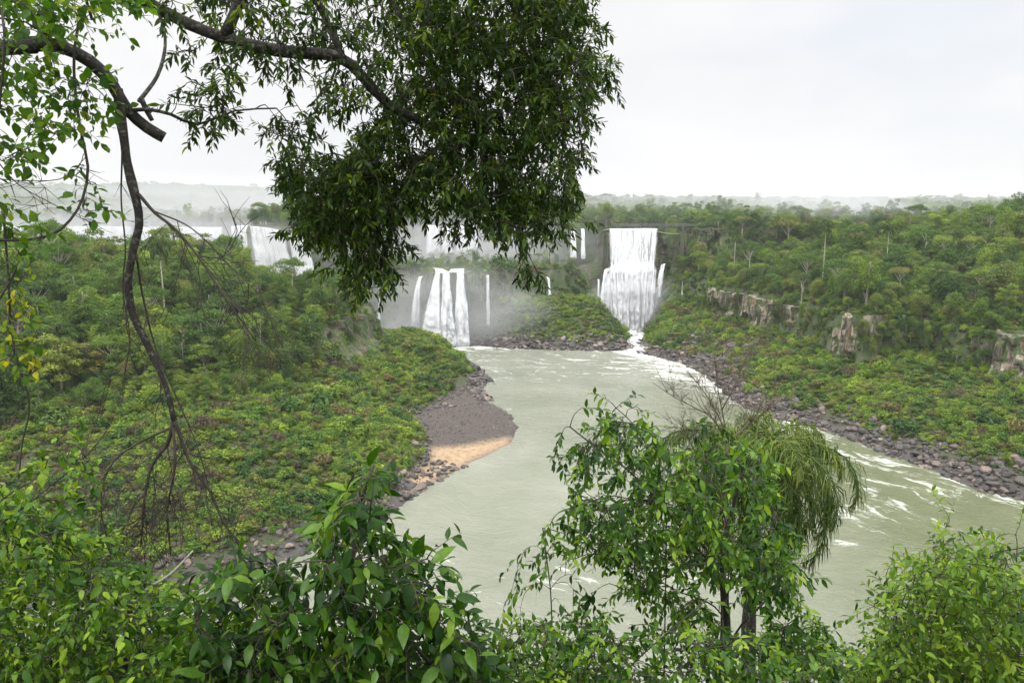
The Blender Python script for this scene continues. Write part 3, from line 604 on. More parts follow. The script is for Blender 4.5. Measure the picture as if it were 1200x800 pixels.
def palm_parts(seed, H=13):
    r = np.random.default_rng(seed); tv, tf = tube(smooth_path([(0, 0, -1), (.2, .1, H * .5), (.1, .3, H)], .8), .26, .17, 8, .05, seed)
    trunk = [(tv, tf, 0, dict(tint=np.zeros(len(tv))))]; cr_ = []
    for q in range(19):
        (rv, rf), (lv, lf, ti) = frond(3.4 + .8 * r.random(), 1.5 + .7 * r.random(), r, 20, .95, .11, q * 2.4, 1.15 - 1.3 * (q / 19))
        o_ = np.array((.1, .3, H)); cr_.append((rv + o_, rf, 1, dict(tint=np.full(len(rv), .4)))); cr_.append((lv + o_, lf, 1, dict(tint=ti)))
    return trunk, cr_
KINDS = [('dome', 1), ('dome', 2), ('dome', 3), ('umbrella', 4), ('umbrella', 5), ('tall', 6), ('tall', 7), ('tiered', 8), ('tiered', 9), ('veiled', 10), ('veiled', 11), ('sparse', 12)]
PROTO = bpy.data.collections.new('prototypes'); SHRUBS = bpy.data.collections.new('shrub_prototypes'); ROCKS = bpy.data.collections.new('rock_prototypes')
tree_me = []
for k, (kd, sd) in enumerate(KINDS):
    tr, cr_ = tree_parts(kd, sd)
    V, f, fm, a = merge([(p_[0], p_[1], 0, p_[3]) for p_ in tr]); tm_ = mesh('trunk', V, f, [M_PALE if kd in ('sparse', 'umbrella') else M_TRUNK], attrs=a)
    V, f, fm, a = merge([(p_[0], p_[1], 0, p_[3]) for p_ in cr_]); cm_ = mesh('crown', V, f, [M_CROWN], attrs=a, smooth=False)
    tree_me.append((tm_, cm_))
    V, f, fm, a = merge(tr + cr_); PROTO.objects.link(bpy.data.objects.new('kind%02d' % k, mesh('forest_tree', V, f, [M_TRUNK, M_CROWN], fm, attrs=a, smooth=False)))
M_SHRUB2 = leafmat('deep_shrub_leaves', [(0, (.025, .07, .014)), (.5, (.05, .115, .02)), (1, (.10, .16, .035))], .6, .3, per_object=True, spec=.25)
M_TUFT = leafmat('tuft_blades', [(0, (.08, .13, .02)), (.6, (.15, .2, .03)), (1, (.2, .2, .07))], .6, .35, per_object=True, spec=.2)
for k in range(4):
    r = np.random.default_rng(50 + k); L = [(r.normal() * .42, r.normal() * .42, .35 + .35 * r.random(), .42 + .25 * r.random()) for q in range(6 + k)]
    V, f, ti = blob_leaves(L, 420 if k < 2 else 300, .24 if k < 2 else .34, r, .85 if k != 3 else 1.25, -.7)
    SHRUBS.objects.link(bpy.data.objects.new('shrub%02d' % k, mesh('shrub', V, f, [M_SHRUB if k < 2 else M_SHRUB2], attrs=dict(tint=ti), smooth=False)))
M_BROWN = leafmat('withered_leaves', [(0, (.05, .04, .03)), (.5, (.10, .075, .055)), (1, (.18, .13, .09))], .8, .2, spec=.1)
for k in range(2):
    r = np.random.default_rng(60 + k); L = [(r.normal() * .45, r.normal() * .45, .35 + .35 * r.random(), .42 + .2 * r.random()) for q in range(6)]
    V, f, ti = blob_leaves(L, 230, .2, r, .85, -.7, .6); SHRUBS.objects.link(bpy.data.objects.new('shrub%02d' % (4 + k), mesh('shrub', V, f, [M_BROWN], attrs=dict(tint=ti), smooth=False)))
for k in range(2):
    r = np.random.default_rng(66 + k); n_ = 170; a_ = r.random(n_) * 6.28; b_ = np.column_stack([np.cos(a_), np.sin(a_), 0 * a_]); rd = .55 * r.random(n_)[:, None]; h_ = (.5 + .6 * r.random(n_))[:, None]; w_ = np.column_stack([-np.sin(a_), np.cos(a_), 0 * a_]) * .045
    c0 = b_ * rd; c1 = b_ * (rd + .22 * h_) + np.array((0, 0, 1)) * h_ * .7; c2 = b_ * (rd + .6 * h_) + np.array((0, 0, 1)) * h_ * .85
    V = np.stack([c0 - w_, c0 + w_, c1 + w_, c1 - w_, c2], 1).reshape(-1, 3); i = np.arange(n_)[:, None] * 5
    SHRUBS.objects.link(bpy.data.objects.new('shrub%02d' % (6 + k), mesh('shrub', V, [i + np.array([[0, 1, 2, 3]]), i + np.array([[3, 2, 4]])], [M_TUFT], attrs=dict(tint=np.repeat(r.random(n_), 5)), smooth=False)))
shrub_me = [o_.data for o_ in SHRUBS.objects]
def rock_mesh(seed):
    r = np.random.default_rng(seed); n, mm = 14, 9; th = np.linspace(0, 2 * math.pi, n, endpoint=False); ph = np.linspace(.0, math.pi, mm)
    D = np.stack([np.outer(np.sin(ph), np.cos(th)), np.outer(np.sin(ph), np.sin(th)), np.outer(np.cos(ph), np.ones(n))], -1).reshape(-1, 3)
    pl = unit(r.normal(size=(11, 3))); h = .55 + .4 * r.random(11); q = np.min(h / np.maximum(D @ pl.T, .12), axis=1); q = np.minimum(q, 1.05)
    V = D * q[:, None] * np.array((1, .8 + .3 * r.random(), .6 + .25 * r.random())); i = np.arange(mm - 1)[:, None] * n; j = np.arange(n)[None]; k = (j + 1) % n
    return mesh('boulder', V, [np.stack([i + j, i + n + j, i + n + k, i + k], -1).reshape(-1, 4)], [M_ROCK], smooth=False)
m, t, o = newmat('dark_boulder'); tc = N(t, 'ShaderNodeTexCoord'); v = tc.outputs['Object']; oi = N(t, 'ShaderNodeObjectInfo')
c = ramp(t, noise(t, v, 2.2, 7, .7), [(.3, (.55, .55, .55)), (.7, (1.4, 1.35, 1.3))]).outputs[0]
c = mixc(t, 1.0, ramp(t, oi.outputs['Random'], [(0, (.032, .030, .030)), (.6, (.065, .058, .055)), (.85, (.12, .09, .075)), (1, (.20, .16, .135))]).outputs[0], c, 'MULTIPLY')
p = N(t, 'ShaderNodeBsdfPrincipled'); t.links.new(c, p.inputs['Base Color']); p.inputs['Roughness'].default_value = .7
b = N(t, 'ShaderNodeBump'); b.inputs['Strength'].default_value = .6; b.inputs['Distance'].default_value = .1; t.links.new(noise(t, v, 5, 6, .7), b.inputs['Height']); t.links.new(b.outputs[0], p.inputs['Normal']); t.links.new(p.outputs[0], o.inputs[0])
M_ROCK = m
for k in range(5): ROCKS.objects.link(bpy.data.objects.new('rock%02d' % k, rock_mesh(80 + k)))
rock_me = [o_.data for o_ in ROCKS.objects]
def scatter(name, P, rot, scl, idx, coll):
    """one object that instances the collection's members at many points"""
    me = bpy.data.meshes.new(name); me.vertices.add(len(P)); me.vertices.foreach_set('co', np.asarray(P, np.float32).ravel())
    a = me.attributes.new('rot', 'FLOAT_VECTOR', 'POINT'); a.data.foreach_set('vector', np.asarray(rot, np.float32).ravel())
    a = me.attributes.new('scl', 'FLOAT_VECTOR', 'POINT'); a.data.foreach_set('vector', np.asarray(scl, np.float32).ravel())
    a = me.attributes.new('idx', 'INT', 'POINT'); a.data.foreach_set('value', np.asarray(idx, np.int32))
    g = bpy.data.node_groups.new(name, 'GeometryNodeTree'); g.interface.new_socket('Geometry', in_out='INPUT', socket_type='NodeSocketGeometry'); g.interface.new_socket('Geometry', in_out='OUTPUT', socket_type='NodeSocketGeometry')
    gi, go = g.nodes.new('NodeGroupInput'), g.nodes.new('NodeGroupOutput'); ci = g.nodes.new('GeometryNodeCollectionInfo'); ci.inputs['Collection'].default_value = coll
    ci.inputs['Separate Children'].default_value = True; ci.inputs['Reset Children'].default_value = True
    ip = g.nodes.new('GeometryNodeInstanceOnPoints'); ip.inputs['Pick Instance'].default_value = True
    def na(n, ty):
        q = g.nodes.new('GeometryNodeInputNamedAttribute'); q.data_type = ty; q.inputs['Name'].default_value = n; return q.outputs['Attribute']
    mv = g.nodes.new('GeometryNodeMeshToPoints'); g.links.new(gi.outputs[0], mv.inputs['Mesh']); g.links.new(mv.outputs[0], ip.inputs['Points']); g.links.new(ci.outputs[0], ip.inputs['Instance'])
    er = g.nodes.new('FunctionNodeEulerToRotation'); g.links.new(na('rot', 'FLOAT_VECTOR'), er.inputs[0])
    g.links.new(na('idx', 'INT'), ip.inputs['Instance Index']); g.links.new(er.outputs[0], ip.inputs['Rotation']); g.links.new(na('scl', 'FLOAT_VECTOR'), ip.inputs['Scale'])
    g.links.new(ip.outputs[0], go.inputs[0])
    ob = link(name, me); ob.modifiers.new('scatter', 'NODES').node_group = g; return tag(ob, kind='stuff')

# ------------------------------------------------------------------ where the forest grows
def jgrid(x0, x1, y0, y1, st, r):
    x, y = np.meshgrid(np.arange(x0, x1, st), np.arange(y0, y1, st)); x = x + (r.random(x.shape) - .5) * st * .95; y = y + (r.random(y.shape) - .5) * st * .95; return x.ravel(), y.ravel()
def steep(x, y, e=1.5): return np.hypot((ground(x + e, y) - ground(x - e, y)) / (2 * e), (ground(x, y + e) - ground(x, y - e)) / (2 * e))
def fall_clear(x, y, w=9):
    k = np.full(np.shape(x), 1e9)
    for a_, b_ in FALL_LIPS: k = np.minimum(k, seg_dist(x, y, a_, b_) )
    return k > w
def forest_points(x0, x1, y0, y1, st, r):
    x, y = jgrid(x0, x1, y0, y1, st, r); z = ground(x, y); q = zones(x, y)
    px, py, _ = proj(np.column_stack([x, y, z + 6])); ok = (px > -90) & (px < 1290) & (q['river'] < -6) & (q['near'] < -30)
    gap = fbm(x / 22, y / 22, 6, 3)
    rf = (q['right'] > 1) ; bf = q['back'] > 2; mf = q['mesa'] > np.where((x < -120) & (y < 262), -36, np.where((x < -72) & (y < 270), -24, 0)); lf = (q['ledge'] > 1.5)
    ok &= (rf | bf | mf | lf) & (gap > .21); ok &= fall_clear(x, y, 9)
    return x[ok], y[ok], z[ok], q, ok
r = np.random.default_rng(21)
X1, Y1, Z1, _, _ = forest_points(-420, 470, 130, 560, 5.6, r)
s1 = steep(X1, Y1); keep = (s1 < 1.6) | (r.random(len(X1)) < .8); X1, Y1, Z1, s1 = X1[keep], Y1[keep], Z1[keep], s1[keep]
n = len(X1); q = zones(X1, Y1)
K1 = r.choice(12, n, p=np.array([.13, .13, .12, .06, .05, .08, .07, .11, .10, .06, .05, .04]))
S1 = (.44 + .55 * r.random(n) ** 1.5 + .34 * (r.random(n) < .12)) * np.where(q['mesa'] > -37, 1.28, 1.0)
S1 *= np.where((q['ledge'] > 0) & (q['back'] < 0), .55, 1.0) * np.where(s1 > 1.2, .6, 1.0)
S1 *= np.where((q['mesa'] > -37) & (X1 / Y1 > -.36), .72, 1.0)
ROT1 = r.random(n) * 6.28
# which trees show largest in the picture: those stand as objects of their own
buf = np.zeros((205, 305), bool); vis = np.zeros(n, int); order = np.argsort(Y1)
bx_, by_ = np.meshgrid(np.arange(305) * 4 - 10., np.arange(205) * 4 - 10.)
buf |= sdpoly([(325, -30), (725, -30), (700, 180), (690, 270), (640, 320), (560, 285), (480, 290), (420, 340), (380, 300), (320, 200)], bx_, by_) > 0
buf |= sdpoly([(640, 480), (900, 500), (1000, 540), (1010, 720), (1100, 610), (1240, 620), (1240, 840), (-40, 840), (-40, 560), (200, 660), (420, 540), (520, 700), (640, 640)], bx_, by_) > 0
Hk = np.array([dict(dome=(9.4, 4.6), umbrella=(14, 4.6), tall=(11.5, 3.6), tiered=(9.5, 4.2), veiled=(7, 3.8), sparse=(12, 3.4))[k[0]] for k in KINDS])
cpx, cpy, cf = proj(np.column_stack([X1, Y1, Z1 + Hk[K1, 0] * S1])); crad = Hk[K1, 1] * S1 / cf * F
for i_ in order:
    x_, y_, rr = (cpx[i_] + 10) / 4, (cpy[i_] + 10) / 4, crad[i_] / 4
    a0, a1, b0, b1 = max(0, int(x_ - rr)), min(305, int(x_ + rr) + 2), max(0, int(y_ - rr)), min(205, int(y_ + rr) + 2)
    if a0 >= a1 or b0 >= b1: continue
    yy, xx = np.mgrid[b0:b1, a0:a1]; mk = ((xx - x_) ** 2 + (yy - y_) ** 2 < rr * rr) & ~buf[b0:b1, a0:a1]; vis[i_] = mk.sum(); buf[b0:b1, a0:a1] |= mk
top_ = np.argsort(-vis)[:285]; solo = np.zeros(n, bool); solo[top_] = vis[top_] > 0
SHAPE = dict(dome='round crowned', umbrella='flat topped', tall='tall narrow', tiered='tier crowned', veiled='vine draped', sparse='thin crowned')
PLACE = {'m': ('of the left bank mesa', 'trees of the left bank mesa'), 'r': ('above the right bank cliffs', 'trees of the right bank slope'), 'b': ('on the far plateau', 'trees of the far plateau'), 'l': ('on the ledge beneath the upper falls', 'trees on the falls ledge')}
for i_ in np.nonzero(solo)[0]:
    kd = KINDS[K1[i_]][0]; pl = 'm' if q['mesa'][i_] > -37 else ('b' if q['back'][i_] > 2 else ('r' if q['right'][i_] > 0 else 'l'))
    extra = ''
    if pl == 'm': extra = ' flank' if q['mesa'][i_] < 50 else ' top'
    if pl == 'r': extra = ', near the brink' if q['right'][i_] < 25 else ', behind the brink'
    if pl == 'b': extra = ', right of the tall broad fall' if X1[i_] > 92 else ', left of the tall broad fall'
    lab = '%s green rainforest tree %s%s' % (SHAPE[kd], PLACE[pl][0], extra)
    t_ = thing('rainforest_tree', lab, 'tree', (X1[i_], Y1[i_], Z1[i_] - .3), '%s %s' % (SHAPE[kd], PLACE[pl][1]) + extra.replace(',', ''))
    t_.rotation_euler = (0, 0, ROT1[i_]); t_.scale = (S1[i_],) * 2 + (S1[i_] * (.9 + .25 * r.random()),)
    link('trunk', tree_me[K1[i_]][0], t_); link('crown', tree_me[K1[i_]][1], t_)
rest = ~solo & (vis >= 0)
bxx, byy = jgrid(-190, 330, 130, 560, 2.7, r); wq = zones(bxx, byy); se = steep(bxx, byy); zz = ground(bxx, byy)
okb = (((wq['right'] > -3.5) & (wq['right'] < 26)) | ((se > .75) & (zz > 13) & ((wq['back'] > -14) | (wq['ledge'] > -6) | ((wq['mesa'] > -14) & (bxx > -105) & (byy > 240))) | ((wq['mesa'] > -40) & (wq['mesa'] < 60) & (bxx < -70)))) & (wq['river'] < -7) & fall_clear(bxx, byy, 8)
okb &= (r.random(len(bxx)) < np.where(wq['right'] > -1.5, .72, np.where(bxx < -55, .55, .42))) & (zz > 9)
for e_ in ([(113, 383), (125, 352)], [(125, 352), (130, 316)], [(131, 290), (134, 274)], [(168, 242), (180, 227)], [(-64, 296), (-61, 309)]):
    okb &= (seg_dist(bxx, byy, *e_) > 3.2) | (r.random(len(bxx)) < .25) | ((wq['right'] > .8) & (wq['right'] < 30))
bxx, byy, zz = bxx[okb], byy[okb], zz[okb]; sc_b = (.20 + .28 * r.random(len(bxx))) * np.where(bxx < -55, 1.2, 1.0)
for E_, zt_, n_ in (([(106, 402), (112, 385), (118, 371), (123, 356), (126, 340), (128, 318), (130, 300), (133, 280), (139, 271), (152, 270), (161, 248), (178, 229), (194, 210)], 31, 330), ([(-80, 272), (-71, 283), (-66, 298), (-63, 310)], 32, 70)):
    E_ = smooth_path([(a_, b_, 0) for a_, b_ in E_], .5); k_ = r.integers(0, len(E_), n_); keep_ = fbm(E_[k_, 0] / 6, E_[k_, 1] / 6, 5, 2) > .40; k_ = k_[keep_]; sg = -1 if zt_ == 31 else .7
    bxx = np.concatenate([bxx, E_[k_, 0] + sg * (1.2 + 3.2 * r.random(len(k_)))]); byy = np.concatenate([byy, E_[k_, 1] - 1.0 * r.random(len(k_))]); zz = np.concatenate([zz, zt_ - 10 * r.random(len(k_)) ** 1.4]); sc_b = np.concatenate([sc_b, .16 + .18 * r.random(len(k_))])
print('brink', len(bxx))
XS, YS, ZS, KS, SS = [X1[rest], bxx], [Y1[rest], byy], [Z1[rest], zz - .8], [K1[rest], r.choice([0, 1, 2, 7, 8, 9, 10], len(bxx))], [S1[rest], sc_b]
for (x0, x1, y0, y1, st, sc) in [(-620, -420, 150, 560, 8, .9), (470, 620, 150, 560, 8, .9), (-760, 760, 560, 900, 9, .95), (-1150, 1150, 900, 1500, 14, 1.15), (-2600, 2600, 1500, 3400, 25, 1.9)]:
    x, y, z, _, _ = forest_points(x0, x1, y0, y1, st, r); XS.append(x); YS.append(y); ZS.append(z); KS.append(r.choice(11, len(x))); SS.append(sc * (.6 + .5 * r.random(len(x)) + .25 * (r.random(len(x)) < .05)))
XS, YS, ZS, KS, SS = map(np.concatenate, (XS, YS, ZS, KS, SS)); n = len(XS)
scatter('forest', np.column_stack([XS, YS, ZS - .4]), np.column_stack([0 * XS, 0 * XS, r.random(n) * 6.28]), np.column_stack([SS, SS, SS * (np.where(YS > 1500, .55, .95) + .2 * r.random(n))]), KS, PROTO)
print('forest', n, 'solo', solo.sum())

# palms that rise over the forest, one flat crown far left
palm_me = []
for k in range(3):
    tr, cr_ = palm_parts(200 + k); V, f, fm, a = merge(tr); pt = mesh('trunk', V, f, [M_PALE], attrs=a); V, f, fm, a = merge([(p_[0], p_[1], 0, p_[3]) for p_ in cr_]); palm_me.append((pt, mesh('crown', V, f, [M_FROND], attrs=a)))
for k, (px, py, d, sc, lab) in enumerate([(968, 268, 345, .95, 'slender palm rising above the right bank forest, left one of a near pair'), (1043, 268, 340, .95, 'slender palm rising above the right bank forest, right one of a near pair'), (1122, 275, 330, .75, 'small palm standing in right bank forest beside the photo edge'), (862, 272, 400, .8, 'hazy palm above the forest near the tall fall'), (186, 290, 246, 1.05, 'tall palm with pale bare trunk over the left bank forest'), (1150, 268, 380, .8, 'distant palm in mist high on the right bank slope')]):
    c = at(px, py, d=d); zg = float(ground(c[0], c[1])); h = c[2] - zg
    t_ = thing('palm_tree', lab, 'palm', (c[0], c[1], zg), 'palms over the forest'); s = sc; t_.scale = (s, s, max(.5, h / 13)); t_.rotation_euler = (0, 0, k * 1.7)
    link('trunk', palm_me[k % 3][0], t_); link('crown', palm_me[k % 3][1], t_)
c = at(57, 258, d=330); zg = float(ground(c[0], c[1])); t_ = thing('umbrella_tree', 'flat umbrella crowned tree standing over the left forest before the far falls', 'tree', (c[0], c[1], zg)); t_.scale = (1.25, 1.25, (c[2] - zg) / 15)
link('trunk', tree_me[3][0], t_); link('crown', tree_me[3][1], t_)
r = np.random.default_rng(31)
for k, (px, py, d, h) in enumerate([(244, 345, 262, 11), (303, 372, 252, 10), (262, 348, 265, 9), (64, 335, 255, 10), (1118, 290, 345, 9), (1164, 285, 340, 8), (940, 335, 330, 8)]):
    c = at(px, py, d=d); zg = float(ground(c[0], c[1])); h = max(h, c[2] - zg); P = [(c[0], c[1], zg - 1), (c[0] + r.normal() * .3, c[1], zg + h * .5), (c[0] + r.normal() * .6, c[1], zg + h)]
    parts = [tube(smooth_path(P, 1), .20, .09, 7, .1, k)]
    for b_ in range(5):
        e = smooth_path(P, 1); s = e[int(len(e) * (.6 + .08 * b_))]; a_ = r.random() * 6.28
        parts.append(tube(smooth_path([s, s + np.array((math.cos(a_), math.sin(a_), .9)) * .9, s + np.array((math.cos(a_) * 1.6, math.sin(a_) * 1.6, 2.2))], .4), .08, .02, 5))
    V, f, fm, a = merge([(p_[0], p_[1], 0, {}) for p_ in parts]); 
    tag(link('dead_tree', mesh('dead_tree', V, f, [M_PALE])), 'bare pale dead tree trunk standing among green crowns ' + ('of the left bank mesa' if px < 600 else 'of the right bank slope'), 'dead tree', 'bare trunks ' + ('of the left bank mesa' if px < 600 else 'of the right bank slope'))

# ------------------------------------------------------------------ shrubs on the slopes
r = np.random.default_rng(41)
PX, PY, PS, PZ = [], [], [], []
for (x0, x1, y0, y1, st, s0, s1_) in [(-170, 20, 128, 330, 1.6, .75, 1.75), (60, 215, 150, 440, 1.75, .75, 1.8), (-110, 110, 325, 470, 2.0, .9, 1.8), (-330, -170, 120, 250, 2.4, 1., 1.6), (-130, 20, 130, 330, 1.25, .28, .7), (75, 190, 160, 400, 1.45, .3, .75)]:
    x, y = jgrid(x0, x1, y0, y1, st, r); z = ground(x, y); w = zones(x, y); cov = fbm(x / 9, y / 9, 12, 4); sl = steep(x, y)
    land = -w['river'] + 6 * (fbm(x / 7, y / 7, 15, 3) - .5); ok = (land > 5.5) & (w['near'] < -20) & (w['beach'] < -2.5) & fall_clear(x, y, 7)
    bare = sstep(14, 4, land) * .26 + .16
    patch = np.exp(-((x - 110) / 24) ** 2 - ((y - 345) / 26) ** 2) * .16 + np.exp(-((x + 100) / 40) ** 2 - ((y - 160) / 22) ** 2) * .10
    ok &= cov > bare + patch + .05 * r.random(len(x)); ok &= (sl < 1.5) | (r.random(len(x)) < .8)
    ok &= ~((w['mesa'] > 40)) & ~(w['back'] > 25) & ~(w['right'] > 18) & (seg_dist(x, y, (71, 433), (66, 380)) > 5)
    for e_ in ([(113, 383), (125, 352)], [(125, 352), (130, 316)], [(131, 290), (135, 273)], [(166, 246), (180, 227)], [(-64, 296), (-62, 311)]):
        ok &= (seg_dist(x, y, *e_) > 2.6) | (r.random(len(x)) < .3)
    px, py, _ = proj(np.column_stack([x, y, z])); ok &= (px > -80) & (px < 1280)
    x, y, z = x[ok], y[ok], z[ok]; PX.append(x); PY.append(y); PZ.append(z); PS.append((s0 + (s1_ - s0) * r.random(len(x)) ** 1.6) * (.7 + .6 * fbm(x / 14, y / 14, 18, 3)) * np.where(r.random(len(x)) < .06, 1.6, 1))
PX, PY, PZ, PS = map(np.concatenate, (PX, PY, PZ, PS)); n = len(PX); print('shrubs', n)
ppx, ppy, pf = proj(np.column_stack([PX, PY, PZ])); show = PS / pf * ((ppx > 0) & (ppx < 1200) & (ppy > 380) & (ppy < 610)) * ~((ppx < 230) & (ppy > 540))
drift = fbm(PX / 11, PY / 11, 33, 3) + .12 * r.normal(size=n); SIDX = np.where(drift > .43, r.choice(2, n), np.where(drift > .33, r.choice([2, 3], n), r.choice([6, 7], n)))
SIDX = np.where(r.random(n) < .04 + .28 * np.exp(-((PX + 105) / 45) ** 2 - ((PY - 165) / 30) ** 2) + .35 * np.exp(-((PX - 105) / 20) ** 2 - ((PY - 335) / 30) ** 2), r.choice([4, 5], n), SIDX)
PS = PS * np.where(r.random(n) < .05, 1.7, 1.0)
big = np.argsort(-show)[:160]; solo2 = np.zeros(n, bool); solo2[big] = True
scatter('shrubbery', np.column_stack([PX, PY, PZ - .1])[~solo2], np.column_stack([.15 * r.normal(size=n), .15 * r.normal(size=n), r.random(n) * 6.28])[~solo2], np.column_stack([PS, PS, PS * (.75 + .4 * r.random(n))])[~solo2], SIDX[~solo2], SHRUBS)
for i_ in np.nonzero(solo2)[0]:
    side = 'left' if PX[i_] < 30 else 'right'; up = 'low near the rocks' if PZ[i_] < 7 else 'higher up the slope'
    o_ = link('shrub', shrub_me[SIDX[i_]], loc=(PX[i_], PY[i_], PZ[i_] - .1)); o_.scale = (PS[i_],) * 3; o_.rotation_euler = (0, 0, r.random() * 6.28)
    tag(o_, '%s among others on the %s bank, %s' % (('rounded yellow green shrub', 'dense deep green shrub', 'withered brown shrub', 'arching grass tuft')[SIDX[i_] // 2], side, up), 'shrub', '%s shrubs of the %s bank %s' % (('yellow green', 'deep green', 'withered', 'grassy')[SIDX[i_] // 2], side, up))

# ------------------------------------------------------------------ boulders along the water
r = np.random.default_rng(51); BX, BY, BS = [], [], []
def along(P, w, dens, s0, s1_, inn=1.0):
    P = np.asarray(P, float)
    for a_, b_ in zip(P[:-1], P[1:]):
        L = np.linalg.norm(b_ - a_); n = int(L * dens); tt = r.random(n); nn = unit(np.array((-(b_ - a_)[1], (b_ - a_)[0]))); off = (r.random(n) ** 1.3) * w - inn
        BX.append(a_[0] + (b_ - a_)[0] * tt + nn[0] * off); BY.append(a_[1] + (b_ - a_)[1] * tt + nn[1] * off); BS.append(s0 + (s1_ - s0) * r.random(n) ** 2.6 * np.where(r.random(n) < .03, 1.7, 1.0))
along(LEFT_SHORE[2:11], 9, 7, .28, 1.25); along([(-26, 187), (-30, 192), (-26, 206), (-27, 226), (-33, 240), (-44, 250)], 6, 6, .3, 1.1, 1.5); along([(-38, 252), (-30, 262), (-22, 268)], 4, 6, .3, 1.1)
along([(-30, 268), (-26, 280), (-20, 292), (-14, 300)], 5, 4, .25, .8, 2); along(LEFT_SHORE[14:20], 6, 9, .4, 1.7); along(BASIN[::1], 10, 7, .4, 1.9); along(RIGHT_SHORE[:13], 11, 7.5, .35, 1.6); along(RIGHT_SHORE[5:13], 16, 4, .3, 1.2); along([(68, 378), (78, 366), (88, 340), (94, 318)], 20, 7, .4, 1.8)
BX, BY, BS = map(np.concatenate, (BX, BY, BS))
ex = [(-11.5, 303.5, 1.2), (-7.5, 306, .6), (137, 190, 2.0), (141, 186, 1.4), (-24.5, 187.5, 1.9), (-27, 190, 1.3), (-16, 294, .9), (62, 382, 2.4), (68.5, 384, 1.5), (64.5, 394, 1.6), (73, 404, 1.8), (60, 388, 1.6), (-22, 391, 1.4), (69, 372, 1.6), (128, 190, 1.2), (122, 199, 1.1), (2, 231.5, .25), (31, 215, .35)]
BX = np.concatenate([BX, [e[0] for e in ex]]); BY = np.concatenate([BY, [e[1] for e in ex]]); BS = np.concatenate([BS, [e[2] for e in ex]])
BZ = ground(BX, BY); n = len(BX); nex = len(ex)
BZ = np.maximum(BZ, -.3); ppx, ppy, pf = proj(np.column_stack([BX, BY, BZ])); show = BS / pf * ((ppx > 0) & (ppx < 1200) & (ppy > 380) & (ppy < 600)); show[-nex:] = 1
ok = (zones(BX, BY)['river'] < 1.2) | (np.arange(n) >= n - nex); big = np.argsort(-show * ok)[:190]; solo3 = np.zeros(n, bool); solo3[big] = True
rt = np.column_stack([.3 * r.normal(size=n), .3 * r.normal(size=n), r.random(n) * 6.28]); sc3 = BS[:, None] * (.75 + .5 * r.random((n, 3))); kk = r.choice(5, n); mm = ok & ~solo3
scatter('rubble', np.column_stack([BX, BY, BZ + BS * .15])[mm], rt[mm], sc3[mm], kk[mm], ROCKS); print('rocks', n)
for i_ in np.nonzero(solo3)[0]:
    x, y = BX[i_], BY[i_]; w = ('at the foot of the waterfalls' if y > 376 else ('on the left bank promontory' if y > 285 else 'edging the left bank beach')) if x < 70 else 'along the right bank waterline'
    sz = 'large' if BS[i_] > 1.1 else 'small'
    o_ = link('boulder', rock_me[kk[i_]], loc=(x, y, BZ[i_] + BS[i_] * .15)); o_.rotation_euler = rt[i_]; o_.scale = sc3[i_]
    tag(o_, '%s dark angular boulder %s' % (sz, w), 'boulder', '%s boulders %s' % (sz, w))
for x, y, z, sz in ((60, 444.5, 39, 1.6), (63.5, 444.2, 40.5, 1.1), (67.5, 444, 39.5, 1.3), (72, 444, 41, 1.0), (76, 444, 39.8, 1.4), (80.5, 444.2, 41, 1.2), (85, 444.5, 39, 1.7), (88.5, 445, 36, 1.6), (58.5, 443, 34, 1.8), (86, 441, 27, 1.7), (60, 440, 24, 1.8), (84, 438, 17, 1.9), (62.5, 437, 15, 1.6)):
    k_ = int(x) % 5; o_ = link('boulder', rock_me[k_], loc=(x, y, z)); o_.scale = (sz * 1.2, sz, sz * .9); o_.rotation_euler = (x, y, z)
    tag(o_, 'dark wet boulder jutting through the falling water of the tall broad waterfall', 'boulder', 'boulders in the tall waterfall')
# pebbles of the gravel bar
x, y = jgrid(-50, 4, 182, 302, .8, r); w = zones(x, y); yb = 227 + .55 * (x + 10); ok = (w['beach'] > -1) & (w['river'] < -.3) & (y > yb + 2 * r.normal(size=len(x))); x, y = x[ok], y[ok]; n = len(x)
s = (.06 + .34 * r.random(n) ** 4) * (.6 + .8 * fbm(x / 6, y / 6, 4, 3)); kp = (fbm(x / 4, y / 4, 9, 3) > .42) | (r.random(n) < .3); x, y, s = x[kp], y[kp], s[kp]; n = len(x)
scatter('gravel', np.column_stack([x, y, ground(x, y) + s * .2]), np.column_stack([r.normal(size=n) * .3, r.normal(size=n) * .3, r.random(n) * 6.28]), np.column_stack([s, s, s]), r.choice(5, n), ROCKS)

# ------------------------------------------------------------------ walkway over the tall fall, viewing deck, mast
M_CONC = plain('weathered_concrete', (.12, .12, .11), .85); M_RAIL = plain('grey_steel', (.24, .25, .25), .5, .5)
w_ = thing('walkway', 'narrow railed footbridge crossing the brink of the tall broad waterfall', 'footbridge', (84, 455, 60))
v_, f_ = box((8, 0, 2.1), (62, 1.5, .22)); link('deck', mesh('deck', v_, f_, [M_CONC], smooth=False), w_)
for s in (-1, 1):
    prt = [box((8, s * .85, 3.35), (62, .09, .09)), box((8, s * .85, 2.85), (62, .06, .06))] + [box((x, s * .85, 2.8), (.09, .06, 1.1)) for x in np.arange(-22.5, 39, 2.0)]
    V, f, fm, a = merge([(p_[0], p_[1], 0, {}) for p_ in prt]); link('railing', mesh('railing', V, f, [M_RAIL], smooth=False), w_)
for x in (-20, -10, 0, 10, 20, 30): v_, f_ = box((x, 0, .5), (.8, 1.2, 2.84)); link('pier', mesh('pier', v_, f_, [M_CONC], smooth=False), w_)
